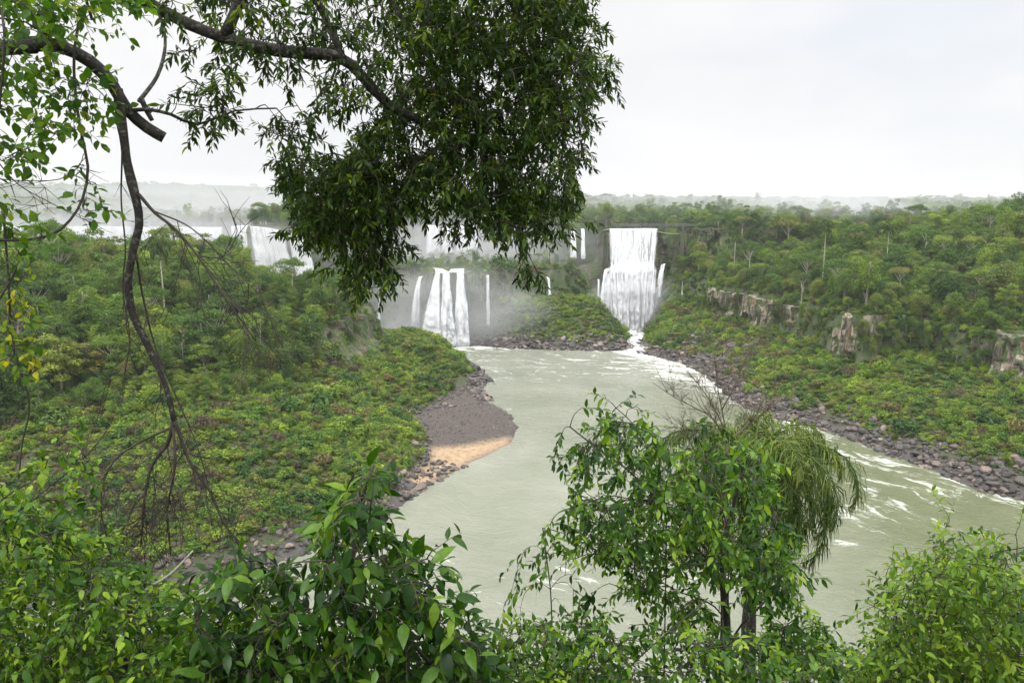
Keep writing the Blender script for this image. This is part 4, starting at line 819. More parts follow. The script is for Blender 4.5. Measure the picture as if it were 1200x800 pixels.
c = at(1036, 334, d=322); zg = float(ground(c[0], c[1])); d_ = thing('viewing_deck', 'dark viewing platform with a railing tucked into the right bank forest', 'platform', (c[0], c[1], c[2])); M_DW = plain('dark_timber', (.06, .05, .045), .8)
v_, f_ = box((0, -2, -.2), (9, 4, .35)); link('deck', mesh('deck', v_, f_, [M_DW], smooth=False), d_)
prt = [box((0, -3.95, 1.0), (9, .1, .12)), box((0, -3.95, .55), (9, .06, .08))] + [box((x, -3.95, .48), (.1, .1, 1.0)) for x in np.arange(-4.4, 4.5, 1.1)]
V, f, fm, a = merge([(p_[0], p_[1], 0, {}) for p_ in prt]); link('railing', mesh('railing', V, f, [M_DW], smooth=False), d_)
for x in (-3.8, 3.8): v_, f_ = box((x, -2.6, -4.4), (.3, .3, 8.0)); link('post', mesh('post', v_, f_, [M_DW], smooth=False), d_)
c = at(204, 222, d=1500); zg = float(ground(c[0], c[1])); h = c[2] - zg + 6
mt = thing('radio_mast', 'thin lattice radio mast above the far hazy forest on the left', 'mast', (c[0], c[1], zg)); prt = []
for k in range(3):
    a_ = k * 2.094; prt.append(tube(np.array([(1.4 * math.cos(a_), 1.4 * math.sin(a_), -1), (.7 * math.cos(a_), .7 * math.sin(a_), h * .5), (.3 * math.cos(a_), .3 * math.sin(a_), h)]), .22, .16, 5))
for zz in np.arange(2, h - 2, 3.0):
    w0 = 1.4 - 1.1 * zz / h; 
    for k in range(3): a_, b_ = k * 2.094, (k + 1) * 2.094; prt.append(tube(np.array([(w0 * math.cos(a_), w0 * math.sin(a_), zz), (w0 * .95 * math.cos(b_), w0 * .95 * math.sin(b_), zz + 2.8)]), .09, .09, 4))
V, f, fm, a = merge([(p_[0], p_[1], 0, {}) for p_ in prt]); link('lattice', mesh('lattice', V, f, [M_RAIL]), mt)
V, f = tube(np.array([(0, 0, h - 1), (0, 0, h + 4), (0, 0, h + 9)]), .14, .07, 5); link('antenna', mesh('antenna', V, f, [M_RAIL]), mt)

# ------------------------------------------------------------------ air
def vol_box(name, lo, hi, density, color, aniso=.0):
    lo, hi = np.array(lo, float), np.array(hi, float); V, f = box((lo + hi) / 2, hi - lo); m, t, o = newmat(name); p = N(t, 'ShaderNodeVolumePrincipled')
    p.inputs['Density'].default_value = density; p.inputs['Color'].default_value = (*color, 1); p.inputs['Anisotropy'].default_value = aniso
    t.links.new(p.outputs[0], o.inputs['Volume']); return tag(link(name, mesh(name, V, f, [m], smooth=False)), kind='stuff')
vol_box('haze', (-3800, -280, -5), (3800, 4150, 160), .00009, (.93, .955, .975))
def mist(name, loc, rad, density, seed=0, sc=1.5):
    """a soft bank of spray: denser at its heart, torn by noise"""
    a = np.linspace(0, 2 * math.pi, 20, endpoint=False); b_ = np.linspace(0, math.pi, 11)
    V = np.stack([np.outer(np.sin(b_), np.cos(a)), np.outer(np.sin(b_), np.sin(a)), np.outer(np.cos(b_), np.ones(20))], -1).reshape(-1, 3); i = np.arange(10)[:, None] * 20; j = np.arange(20)[None]; k = (j + 1) % 20
    m, t, o = newmat(name); tc = N(t, 'ShaderNodeTexCoord'); p = N(t, 'ShaderNodeVolumePrincipled'); ln = N(t, 'ShaderNodeVectorMath'); ln.operation = 'LENGTH'; t.links.new(tc.outputs['Object'], ln.inputs[0])
    mp = N(t, 'ShaderNodeMapping'); mp.inputs['Location'].default_value = (seed * 3.1, seed * 1.7, 0); t.links.new(tc.outputs['Object'], mp.inputs[0])
    n = noise(t, mp.outputs[0], sc, 3, .55); d = math_(t, 'MULTIPLY', maprange(t, ln.outputs['Value'], .15, 1.0, 1, 0, True), maprange(t, n, .32, .68, .1, 1))
    t.links.new(math_(t, 'MULTIPLY', d, density), p.inputs['Density']); p.inputs['Color'].default_value = (.95, .965, .98, 1); t.links.new(p.outputs[0], o.inputs['Volume'])
    ob = link(name, mesh(name, V, [np.stack([i + j, i + 20 + j, i + 20 + k, i + k], -1).reshape(-1, 4)], [m]), loc=loc); ob.scale = rad
    m.cycles.volume_sampling = 'DISTANCE'; m.cycles.volume_step_rate = 2.0
    return tag(ob, kind='stuff')
mist('mist', (-34, 401, 14), (66, 24, 36), .085, 1)
mist('mist', (70, 431, 12), (34, 20, 32), .12, 2)
mist('mist', (-300, 600, 50), (230, 50, 30), .034, 9)
mist('mist', (-30, 470, 44), (120, 55, 30), .03, 3)
mist('mist', (-290, 720, 70), (400, 150, 40), .012, 4)
mist('mist', (-700, 1500, 90), (900, 500, 60), .0008, 7, 2.5)
mist('mist', (700, 1500, 80), (900, 600, 36), .0010, 8, 2.5)
mist('mist', (-150, 470, 44), (60, 40, 28), .016, 5)
mist('mist', (120, 640, 60), (520, 250, 46), .0036, 10, 2.5)
mist('mist', (205, 470, 72), (80, 60, 15), .034, 6)

# ------------------------------------------------------------------ foreground: leaves, twigs, plants
def leaf_mesh_arrays(pos, fwd, up, length, width, r, fold=.25, curl=.22, tint=None):
    """real leaves: a folded blade of two halves with a drooping pointed tip"""
    n = len(pos); f = unit(fwd); s = unit(np.cross(f, up)); u = np.cross(s, f); L = np.asarray(length)[:, None]; W = np.asarray(width)[:, None] * .5
    def pt(t_, w, h): return pos + f * L * t_ + s * W * w + u * (L * h)
    c = curl * (.6 + .8 * r.random((n, 1)))
    rows = ((.13, .50), (.34, .98), (.60, .88), (.82, .46)); pl = [pt(0, 0, 0)]
    for t_, w in rows: pl += [pt(t_, -w, fold * .22 * w - c * t_ ** 2 * .75), pt(t_, 0, -c * t_ ** 2 * .75), pt(t_, w, fold * .22 * w - c * t_ ** 2 * .75)]
    pl.append(pt(1.0, 0, -c * .85)); V = np.stack(pl, 1).reshape(-1, 3); i = np.arange(n)[:, None] * 14
    T = np.concatenate([i + np.array([[a, b, c_]]) for a, b, c_ in ((0, 2, 1), (0, 3, 2), (10, 11, 13), (11, 12, 13))]); Q = np.concatenate([i + np.array([[a, a + 1, a + 4, a + 3]]) for a in (1, 2, 4, 5, 7, 8)])
    return V, [T, Q], np.repeat(tint if tint is not None else np.clip(.45 + .22 * r.normal(size=n), 0, 1), 14)
class Species:
    def __init__(s, mat, L, W, n=10, shoot=.3, droop=.4, spread=.9, size_var=.3, curl=.25, twig_r=.005, tint=0.0, whorl=False): s.__dict__.update(locals())
def shoot_leaves(A, D, sp, r, tint0):
    """leaves spiralling along one shoot that ends the twig at A heading D"""
    n = max(3, int(sp.n * (.7 + .6 * r.random()))); k = np.arange(n); q = (k + .5) / n
    d = unit(D + np.array((0, 0, -sp.droop * .6)) + r.normal(size=3) * .2); a = unit(np.cross(d, r.normal(size=3))); b = np.cross(d, a)
    bend = -np.array((0, 0, sp.droop * .5)); pos = A + d * (sp.shoot * q)[:, None] + bend * (sp.shoot * q ** 2)[:, None]
    az = k * 2.4 + r.random() * 6.28; rad = np.cos(az)[:, None] * a + np.sin(az)[:, None] * b
    f = d * (.35 + .55 * q[:, None]) + rad * sp.spread + np.array((0, 0, -sp.droop)) + r.normal(size=(n, 3)) * .22
    up = np.array((0, 0, 1.0)) + r.normal(size=(n, 3)) * .35; ln = sp.L * (1 + sp.size_var * r.normal(size=n)).clip(.45, 1.6) * (.75 + .5 * np.sin(np.pi * (.15 + .8 * q)))
    return pos, f, up, ln, np.clip(tint0 + .17 * r.normal(size=n) + .35 * (q > .86) * r.random(n), 0, 1), np.array([A, A + d * sp.shoot * .5 + bend * sp.shoot * .25, A + d * sp.shoot + bend * sp.shoot])
def grow(name, label, cat, limbs, clusters, sp, bark, seed, group=None, tints=None, sag=.08, root_parts=('trunk', 'limb')):
    """limbs: [(points world, r0, r1)]; clusters: anchor points; every cluster is joined to the skeleton by a twig"""
    r = np.random.default_rng(seed); base = np.asarray(limbs[0][0][0], float); root = thing(name, label, cat, base, group)
    nodes, owner, ndir = [], [], []; lobj = []
    for k, (P, r0, r1) in enumerate(limbs):
        P = smooth_path(P, .12); V, f = tube(P - base, r0, r1, 10 if r0 > .03 else 6, .14, seed + k, .8); nm = root_parts[0] if k == 0 else root_parts[1]
        lobj.append(link(nm, mesh(nm, V, f, [bark]), root)); m_ = len(P); s0 = int(m_ * .15); nodes.append(P[s0:]); owner.append(np.full(m_ - s0, k)); ndir.append(unit(np.gradient(P, axis=0))[s0:])
    if clusters is None or not len(clusters): return root
    Nn, O, Dn = np.concatenate(nodes), np.concatenate(owner), np.concatenate(ndir); CP = np.full(len(Nn), -1); ncp = 0; twc = {k: [] for k in range(len(limbs))}; C = np.asarray(clusters, float)
    d0 = np.array([np.min(np.sum((Nn - c) ** 2, 1)) for c in C]); order = np.argsort(d0)
    tw = {k: [] for k in range(len(limbs))}; lv = {k: [] for k in range(len(limbs))}
    for ci in order:
        c = C[ci]; dv = c - Nn; dist = np.linalg.norm(dv, axis=1); cosn = np.sum(dv * Dn, 1) / np.maximum(dist, 1e-6)
        j = np.argmin(dist * (1.55 - .55 * cosn)); st, k = Nn[j], O[j]; L = dist[j]; cp = CP[j]
        if cp < 0: cp = ncp; ncp += 1
        twc[k] += [cp, cp]
        dirv = unit(c - st); mid = (st + c) / 2 + r.normal(size=3) * L * .07 + np.array((0, 0, sag * L)) + Dn[j] * L * .12
        P = smooth_path([st, mid, c], max(.07, L / 6)) if L > .05 else np.array([st, (st + c) / 2 + 1e-3, c + 2e-3])
        end = unit(P[-1] - P[-2]); rr = sp.twig_r * (1 + 1.1 * min(L, 1.5)); V, f = tube(P - base, rr, sp.twig_r * .6, 5); tw[k].append((V, f, 0, {}))
        t0 = .45 + (tints[ci] if tints is not None else .22 * r.normal()) + sp.tint
        pos, fw, up, ln, ti, sh = shoot_leaves(c, end, sp, r, t0); V, f = tube(sh - base, sp.twig_r * .6, sp.twig_r * .3, 4); tw[k].append((V, f, 0, {}))
        lv[k].append((pos, fw, up, ln, ti))
        kk = P[1:]; CP = np.concatenate([CP, np.full(len(kk), cp)]); Nn = np.concatenate([Nn, kk]); O = np.concatenate([O, np.full(len(kk), k)]); Dn = np.concatenate([Dn, np.repeat(end[None], len(kk), 0)])
    for k in range(len(limbs)):
        if not tw[k]: continue
        cps = sorted(set(twc[k]))
        if len(cps) <= 8:
            for q in cps: V, f, fm, a = merge([p_ for p_, c_ in zip(tw[k], twc[k]) if c_ == q]); link('twig', mesh('twig', V, f, [M_TWIG]), lobj[k])
        else: V, f, fm, a = merge(tw[k]); link('twigs', mesh('twigs', V, f, [M_TWIG]), lobj[k])
        pos, fw, up, ln, ti = (np.concatenate([x[q] for x in lv[k]]) for q in range(5)); V, f, ti = leaf_mesh_arrays(pos - base, fw, up, ln, ln * sp.W, r, curl=sp.curl, tint=ti)
        link('foliage', mesh('foliage', V, f, [sp.mat], attrs=dict(tint=ti)), lobj[k])
    return root
def pts(*a): return np.array([at(p_[0], p_[1], d=p_[2]) for p_ in a])
def to_ground(P, dx=0.0, dy=-.3):
    """extend a stem downward to the hillside"""
    p0 = P[0]; g = np.array((p0[0] + dx, p0[1] + dy, 0)); g[2] = float(ground(g[0], g[1])) - .2; mid = (p0 + g) / 2 + np.array((dx * .2, 0, 0)); return np.vstack([g, mid, P])
def fill(poly, n, d0, d1, seed, gap=0.0, gsc=40., dmode=1.0, rag=0.0):
    r = np.random.default_rng(seed); P = np.array(poly, float); out = []
    while sum(map(len, out)) < n:
        q = P.min(0) - rag * .4 + r.random((4000, 2)) * (P.max(0) - P.min(0) + rag * .8); ok = sdpoly(P, q[:, 0], q[:, 1]) + (rag * (fbm(q[:, 0] / 19, q[:, 1] / 19, seed + 3, 3) - .52) if rag else 0) > 0
        if gap: ok &= fbm(q[:, 0] / gsc, q[:, 1] / gsc, seed, 3) > gap
        q = q[ok]; dd = d0 + (d1 - d0) * r.random(len(q)) ** dmode; out.append(np.array([at(a, b, d=c) for a, b, c in zip(q[:, 0], q[:, 1], dd)]).reshape(-1, 3))
    return np.concatenate(out)[:n]

# the tree that hangs in from above
S_OVER = Species(M_OVER, .068, .32, 12, .18, .40, .85, .25, .2, .0045)
tr_base = np.array((-7.2, 4.6, float(ground(-7.2, 4.6)) - .3))
trunk = np.array([tr_base, (-7.1, 4.7, 72.5), (-6.8, 4.9, 75.5), (-6.3, 5.3, 77.6), (-5.2, 5.8, 79.5), (-4.2, 6.2, 81.0)])
limbA = np.vstack([[(-6.8, 4.9, 75.9)], pts((-20, 58, 5.2), (30, 52, 5.4), (70, 54, 5.5), (105, 72, 5.6), (132, 100, 5.7), (150, 130, 5.8), (172, 150, 5.85), (192, 162, 5.9))])
limbB = np.vstack([[(-5.6, 5.6, 78.9)], pts((60, -70, 6.2), (140, -18, 6.4), (200, 18, 6.5), (262, 45, 6.6), (330, 60, 6.7), (395, 66, 6.8), (425, 90, 6.9), (455, 122, 7.0), (500, 145, 7.1), (552, 172, 7.2))])
limbC = np.vstack([limbB[4:5], pts((300, -20, 6.6), (368, -2, 6.7), (385, 32, 6.8), (402, 68, 6.8))])
limbD = np.vstack([[(-4.6, 6.1, 80.2)], pts((380, -160, 7.4), (440, -40, 7.4), (470, 20, 7.4), (505, 70, 7.4), (540, 130, 7.4), (560, 210, 7.4))])
limbE = np.vstack([[(-4.3, 6.2, 80.8)], pts((480, -200, 7.8), (560, -60, 7.8), (620, 40, 7.8), (660, 130, 7.7), (655, 210, 7.6))])
limbF = np.vstack([pts((452, 118, 7.0), (452, 160, 7.0), (440, 190, 6.9), (418, 200, 6.9), (405, 240, 6.8))])
limbG = np.vstack([limbA[6:7], pts((172, 128, 5.8), (200, 134, 6.0), (232, 146, 6.2), (275, 130, 6.4), (324, 127, 6.5))])
crown_poly = [(335, -90), (720, -90), (672, 0), (690, 30), (708, 75), (692, 100), (676, 130), (684, 160), (660, 185), (676, 215), (672, 235), (652, 268), (638, 308), (608, 312), (586, 285), (560, 275), (545, 248), (515, 240), (488, 248), (466, 296), (430, 326), (400, 320), (388, 288), (364, 268), (352, 222), (338, 190), (322, 175), (335, 150), (350, 125), (362, 85), (350, 45)]
ca = fill(crown_poly, 2650, 6.4, 9.2, 61, .43, 24, rag=120)
qx, qy, _ = proj(ca); ca = ca[~((qx < 455) & (qy < 150) & (rng.random(len(ca)) < .62)) & ~((qx < 440) & (rng.random(len(ca)) < .22))]
cb = fill([(470, -80), (690, -80), (700, 90), (680, 230), (610, 280), (540, 235), (440, 250), (420, 290), (380, 250), (410, 180), (480, 120)], 1350, 6.8, 9.6, 62, .36, 30)
cc = fill([(150, -40), (430, -60), (455, 70), (400, 120), (330, 95), (300, 60), (225, 45), (170, 10)], 200, 6.2, 7.6, 63, .45, 20)
cd = np.concatenate([fill([(205, 60), (262, 58), (285, 110), (262, 150), (225, 140), (196, 120)], 46, 6.0, 6.8, 64, .4, 20), pts((236, 150, 6.3), (250, 148, 6.3), (228, 152, 6.25), (244, 140, 6.3))])
ce = fill([(328, 175), (440, 175), (455, 290), (430, 322), (398, 318), (382, 292), (350, 245), (322, 200)], 430, 6.5, 8.4, 66, .40, 22, rag=50)
tree_o = grow('overhanging_tree', 'large tree leaning in from the side, its dark drooping crown hanging before the sky', 'tree',
     [(trunk, .34, .16), (limbA, .085, .045), (limbB, .10, .035), (limbC, .05, .03), (limbD, .07, .015), (limbE, .07, .015), (limbF, .022, .008), (limbG, .020, .007)], np.concatenate([ca, cb, cc, cd, ce]), S_OVER, M_LIMB, 65)
stub = pts((165, 115, 5.8), (172, 130, 5.82), (178, 141, 5.82)); V, f = tube(smooth_path(stub, .05) - tr_base, .022, .017, 8, .1, 3); link('stub', mesh('stub', V, f, [M_LIMB]), tree_o)
hk = np.vstack([pts((184, 12, 6.4), (192, 35, 6.3), (193, 60, 6.1), (184, 90, 6.0), (163, 119, 5.8))]); V, f = tube(smooth_path(hk, .06) - tr_base, .010, .016, 7, .1, 4); link('branch', mesh('branch', V, f, [M_LIMB]), tree_o)

# bare hanging branch with its fan of dead twigs
def twiggy(p, d, L, r0, depth, r, grav=-.25, out=None, spread=.7, wob=.12):
    if out is None: out = []
    n = max(4, int(L / .10)); P = [np.array(p)]; d = unit(d)
    for k in range(n): d = unit(d + r.normal(size=3) * wob + np.array((0, 0, grav)) * .12); P.append(P[-1] + d * L / n)
    P = np.array(P); out.append(tube(P, r0, r0 * .45, 5 if r0 < .01 else 7, .1, int(r.random() * 99)))
    if depth > 0:
        for k in range(int(2 + 3 * r.random())):
            q = int((.25 + .75 * r.random()) * (n - 1)); t_ = unit(P[min(q + 1, n)] - P[q]); twiggy(P[q], unit(t_ + r.normal(size=3) * spread), L * (.45 + .3 * r.random()), max(.0022, r0 * .5), depth - 1, r, grav, out, spread, wob)
    return out
def tubes_part(name, parts, mat, parent, base):
    V, f, fm, a = merge([(v_ - base, f_, 0, {}) for v_, f_ in parts]); return link(name, mesh(name, V, f, [mat]), parent)
r = np.random.default_rng(71)
hb = smooth_path(pts((137, 104, 5.72), (142, 140, 5.72), (149, 190, 5.7), (160, 235, 5.66), (163, 262, 5.64), (155, 300, 5.6), (150, 335, 5.58), (157, 372, 5.56), (178, 415, 5.54), (195, 455, 5.52), (204, 492, 5.5)), .06)
hroot = thing('hanging_branch', 'long bare dead branch drooping from the lichened limb, twigs fanned at its end', 'branch', hb[0]); hbase = hb[0]
link('stem', mesh('stem', *tube(hb - hbase, .036, .020, 9, .2, 5), [M_LIMB]), hroot)
def arm(name, path, r0, r1, tw, L, dep, grav=-.25, dirs=None, mat=M_TWIG):
    P = smooth_path(pts(*path), .06); prt = [tube(P, r0, r1, 7, .12, int(P[0, 2] * 97) % 50)]
    for k in range(tw):
        q = int((.2 + .8 * (k + r.random()) / tw) * (len(P) - 2)); t_ = unit(P[q + 1] - P[q]); dv = unit(t_ * .8 + r.normal(size=3) * .55 * np.array((1, .6, 1)) + np.array((0, 0, grav))); twiggy(P[q], dv, L * (.6 + .7 * r.random()), max(.0035, r1 * .8), dep, r, grav, prt)
    return tubes_part(name, prt, mat, hroot, hbase)
arm('twig', [(163, 228, 5.66), (182, 250, 5.6), (205, 268, 5.5), (232, 300, 5.4), (262, 345, 5.3), (300, 400, 5.3)], .013, .004, 13, .55, 2)
arm('twig', [(182, 248, 5.6), (225, 268, 5.5), (270, 312, 5.4), (320, 360, 5.4)], .006, .002, 7, .5, 1)
arm('twig', [(160, 300, 5.6), (166, 340, 5.7), (180, 400, 5.7), (200, 450, 5.6), (230, 520, 5.6), (250, 590, 5.6)], .008, .003, 8, .45, 1)
arm('twig', [(204, 490, 5.5), (196, 520, 5.5), (178, 545, 5.45), (170, 580, 5.4), (165, 640, 5.4)], .016, .005, 17, .5, 2)
arm('twig', [(204, 490, 5.5), (222, 540, 5.5), (246, 575, 5.5), (262, 612, 5.5), (285, 640, 5.5)], .015, .005, 17, .5, 2)
arm('twig', [(203, 500, 5.5), (205, 545, 5.4), (196, 600, 5.4), (200, 650, 5.4)], .011, .004, 12, .45, 2)
arm('twig', [(198, 502, 5.5), (160, 520, 5.4), (130, 545, 5.35), (118, 590, 5.3), (130, 650, 5.3)], .010, .003, 12, .45, 2)
arm('twig', [(150, 335, 5.58), (148, 380, 5.5), (152, 410, 5.5), (128, 440, 5.45), (112, 500, 5.4)], .006, .002, 6, .4, 1)
arm('twig', [(232, 300, 5.4), (262, 300, 5.4), (278, 270, 5.4), (268, 245, 5.4)], .005, .002, 5, .25, 1, .1)

# lianas with broad leaves at the side
S_VINE = Species(M_VINE, .056, .62, 6, .16, .30, .95, .3, .25, .003)
v1 = pts((92, -30, 5.3), (93, 20, 5.3), (87, 60, 5.2), (88, 105, 5.2), (94, 150, 5.2), (103, 195, 5.2), (97, 232, 5.1), (82, 258, 5.0), (58, 276, 4.9), (15, 282, 4.8), (-30, 278, 4.7))
cl = np.concatenate([fill([(-40, -40), (110, -40), (165, -30), (150, 30), (90, 40), (60, 30), (40, 100), (-40, 110)], 210, 4.6, 5.7, 72, .40, 25), fill([(-40, 100), (40, 90), (60, 160), (30, 190), (-40, 190)], 60, 4.6, 5.4, 73, .40, 22),
     fill([(62, 60), (118, 80), (132, 130), (120, 140), (80, 170), (50, 160)], 46, 5.0, 5.5, 74, .42, 16), fill([(85, 180), (115, 205), (120, 250), (95, 260)], 12, 4.9, 5.3, 75, .3), fill([(-20, 215), (28, 222), (25, 260), (-20, 285)], 14, 4.7, 5.0, 76), fill([(0, 270), (60, 265), (55, 290), (0, 300)], 10, 4.7, 4.9, 77)])
v1 = np.vstack([[tr_base + np.array((.5, .2, .2)), (-6.4, 4.9, 75.0), (-5.0, 5.2, 78.6), (-4.0, 5.3, 79.2)], v1])
v2 = np.vstack([v1[3:4], pts((-25, -40, 5.0), (2, 10, 4.9), (4, 70, 4.8), (-4, 150, 4.8), (-20, 230, 4.8))]); v3 = pts((-20, 20, 5.0), (30, 26, 5.1), (62, 46, 5.3), (80, 44, 5.4), (96, 25, 5.5))
grow('climbing_vine', 'leafy vine looping down from the lichened limb in a long curve', 'vine', [(v1, .020, .008), (v2, .016, .006), (v3, .008, .004)], cl, S_VINE, M_TWIG, 78, root_parts=('stem', 'stem'))
for lab, P, r0, r1 in [('thin straight liana hanging beside the bare branch', [(143, 108, 5.8), (143, 180, 5.75), (142, 235, 5.75), (147, 290, 5.7), (144, 340, 5.7), (152, 395, 5.65), (146, 440, 5.6)], .007, .004),
                       ('thin bent liana hanging among yellowing leaves at the photo edge', [(4, 250, 4.8), (10, 330, 4.8), (14, 400, 4.8), (34, 470, 4.8), (26, 520, 4.8), (22, 560, 4.8)], .008, .005),
                       ('fine tendril crossing sky beneath the leafy vine', [(-20, 208, 5.0), (30, 212, 5.0), (70, 210, 5.1), (92, 196, 5.15), (98, 180, 5.2)], .004, .003),
                       ('slack tendril slanting under the leafy vine to its own tip', [(-10, 180, 4.9), (20, 215, 5.0), (60, 238, 5.1), (108, 262, 5.2)], .004, .002)]:
    Q_ = smooth_path(pts(*P), .06); r2 = np.random.default_rng(int(r0 * 1e5)); prt = [tube(Q_, r0, r1, 6, .15, 9)]
    for k in range(5): q_ = int(len(Q_) * (.3 + .13 * k)); twiggy(Q_[q_], np.array((r2.normal(), .2, -.3)), .22, .0025, 1, r2, -.2, prt)
    V, f, fm, a = merge([(v_ - Q_[0], f_, 0, {}) for v_, f_ in prt]); o_ = link('liana', mesh('liana', V, f, [M_TWIG]), loc=Q_[0]); tag(o_, lab, 'liana')
S_YEL = Species(M_YEL, .052, .55, 6, .16, .3, .9, .3, .25, .003)
y1 = to_ground(pts((-60, 640, 4.6), (-40, 480, 4.6), (-15, 380, 4.6), (12, 330, 4.6), (25, 300, 4.6)), -.3, -.2)
grow('yellowing_sapling', 'slim sapling with yellow and lime leaves at the photo edge', 'sapling', [(y1, .022, .006), (pts((-18, 390, 4.6), (15, 405, 4.6), (38, 400, 4.6)), .008, .004)], np.concatenate([fill([(-30, 290), (20, 288), (30, 360), (10, 385), (-30, 380)], 26, 4.4, 4.8, 79), fill([(-30, 390), (45, 385), (30, 430), (-30, 440)], 18, 4.4, 4.8, 80)]), S_YEL, M_TWIG, 81, root_parts=('stem', 'branch'))

# the bushes along the foot of the picture
def bush(name, label, cat, sp, poly, n, d0, d1, stems, seed, bark=M_TWIG, gap=.33, gsc=45., extra=None, parts=('stem', 'branch')):
    c = fill(poly, n, d0, d1, seed, gap, gsc)
    if extra is not None: c = np.concatenate([c, extra])
    L = []
    for k, (P, r0, r1) in enumerate(stems): P = pts(*P); L.append((to_ground(P, 0, -.5) if P[0, 2] < 72.2 else P, r0, r1))
    return grow(name, label, cat, L, c, sp, bark, seed + 1, root_parts=parts)
S_LEFT = Species(M_MIDL, .052, .48, 10, .22, .25, .95, .3, .28, .0035, .08)
bush('leafy_bush', 'bright small leaved bush filling the lower left foreground', 'bush', S_LEFT, [(-60, 600), (40, 585), (75, 610), (120, 640), (160, 670), (210, 695), (250, 735), (260, 840), (-60, 840)], 1650, 4.0, 6.6,
     [([(40, 900, 5.0), (30, 780, 5.0), (20, 660, 5.0)], .03, .01), ([(120, 900, 5.2), (110, 800, 5.2), (70, 700, 5.2)], .025, .008), ([(200, 900, 5.2), (190, 810, 5.2), (180, 740, 5.2)], .02, .008), ([(-60, 760, 4.5), (-20, 640, 4.4), (40, 585, 4.4), (100, 535, 4.4), (128, 500, 4.4)], .012, .004), ([(-60, 720, 4.4), (-10, 600, 4.4), (50, 556, 4.3)], .01, .004)], 90,
     extra=np.concatenate([fill([(-30, 540), (10, 555), (60, 535), (95, 520), (120, 505), (105, 560), (60, 600), (-30, 610)], 34, 4.2, 4.6, 91)]))
S_DARK = Species(M_DARKL, .092, .44, 8, .22, .42, .95, .28, .3, .005)
bush('broad_leaved_bush', 'dark glossy broad leaved bush in the foreground below the beach', 'bush', S_DARK, [(225, 700), (262, 668), (330, 655), (372, 632), (392, 590), (404, 560), (425, 545), (442, 560), (440, 610), (455, 640), (490, 655), (505, 690), (530, 710), (560, 745), (575, 840), (215, 840)], 760, 3.9, 5.8,
     [([(470, 920, 4.7), (430, 800, 4.7), (415, 700, 4.6), (418, 610, 4.6), (438, 545, 4.6)], .03, .008), ([(560, 920, 4.6), (520, 805, 4.6), (490, 760, 4.6), (462, 735, 4.6)], .035, .012), ([(330, 920, 4.6), (320, 800, 4.6), (300, 720, 4.6)], .025, .008), ([(270, 900, 4.8), (258, 800, 4.8), (250, 720, 4.8)], .02, .008)], 94,
     gap=.30, extra=pts((480, 668, 4.7), (500, 655, 4.7), (512, 642, 4.7), (545, 715, 4.7), (520, 690, 4.6), (262, 680, 4.6), (290, 655, 4.6)))
S_MID = Species(M_MIDL, .064, .42, 10, .24, .42, .9, .28, .28, .0038)
bush('low_bush', 'fresh green low bush between the glossy bush and the palm', 'bush', S_MID, [(540, 765), (590, 735), (640, 728), (700, 722), (760, 735), (820, 745), (880, 740), (960, 760), (1010, 775), (1030, 840), (530, 840)], 800, 5.0, 7.0,
     [([(600, 920, 5.8), (595, 820, 5.8), (580, 750, 5.8)], .02, .007), ([(700, 920, 6.0), (700, 820, 6.0), (690, 745, 6.0)], .02, .007), ([(800, 920, 6.0), (805, 820, 6.0), (790, 760, 6.0)], .02, .007), ([(930, 920, 6.0), (925, 830, 6.0), (940, 780, 6.0)], .02, .007), ([(640, 920, 5.6), (720, 800, 5.6), (830, 700, 5.6)], .012, .005)], 97)
S_SAP = Species(M_MIDL, .066, .42, 10, .34, .75, .75, .25, .3, .003)
sp_p = pts((648, 850, 6.2), (647, 760, 6.2), (646, 700, 6.2), (640, 655, 6.2), (636, 622, 6.2))
bush('sapling', 'upright sapling with tiers of drooping leaves standing against the water', 'sapling', S_SAP, [(630, 612), (645, 612), (645, 625), (630, 625)], 3, 6.1, 6.3, [([(650, 920, 6.2), (648, 800, 6.2), (647, 740, 6.2), (645, 690, 6.2), (640, 650, 6.2), (636, 618, 6.2)], .014, .005)], 99, gap=0,
     extra=pts((622, 640, 6.2), (655, 634, 6.3), (612, 652, 6.1), (662, 654, 6.3), (606, 668, 6.2), (668, 672, 6.2), (600, 690, 6.2), (625, 684, 6.3), (672, 690, 6.2), (655, 705, 6.1), (590, 712, 6.2), (610, 712, 6.2), (672, 712, 6.2), (690, 702, 6.2)))
S_TREE = Species(M_MIDL, .072, .42, 10, .24, .42, .9, .28, .28, .0042, -.03)
st_ = [([(862, 920, 7.0), (858, 830, 7.0), (852, 740, 7.0), (846, 650, 7.0), (860, 590, 7.0), (872, 545, 7.0)], .055, .015), ([(852, 700, 7.0), (815, 640, 6.9), (770, 585, 6.8), (735, 550, 6.7), (700, 525, 6.6), (668, 500, 6.6)], .028, .006), ([(780, 597, 6.8), (765, 540, 6.8), (745, 500, 6.8), (722, 478, 6.8)], .012, .005),
       ([(842, 672, 6.9), (790, 640, 6.7), (740, 575 + 10, 6.6), (700, 585, 6.5), (655, 600, 6.4)], .016, .005), ([(850, 730, 6.9), (790, 690, 6.6), (730, 660, 6.5), (690, 640, 6.4)], .014, .005), ([(853, 640, 7.0), (840, 580, 7.1), (815, 530, 7.1), (800, 500, 7.1)], .016, .005), ([(855, 760, 7.0), (900, 700, 7.0), (930, 660, 7.0), (955, 690, 6.9)], .02, .006)]
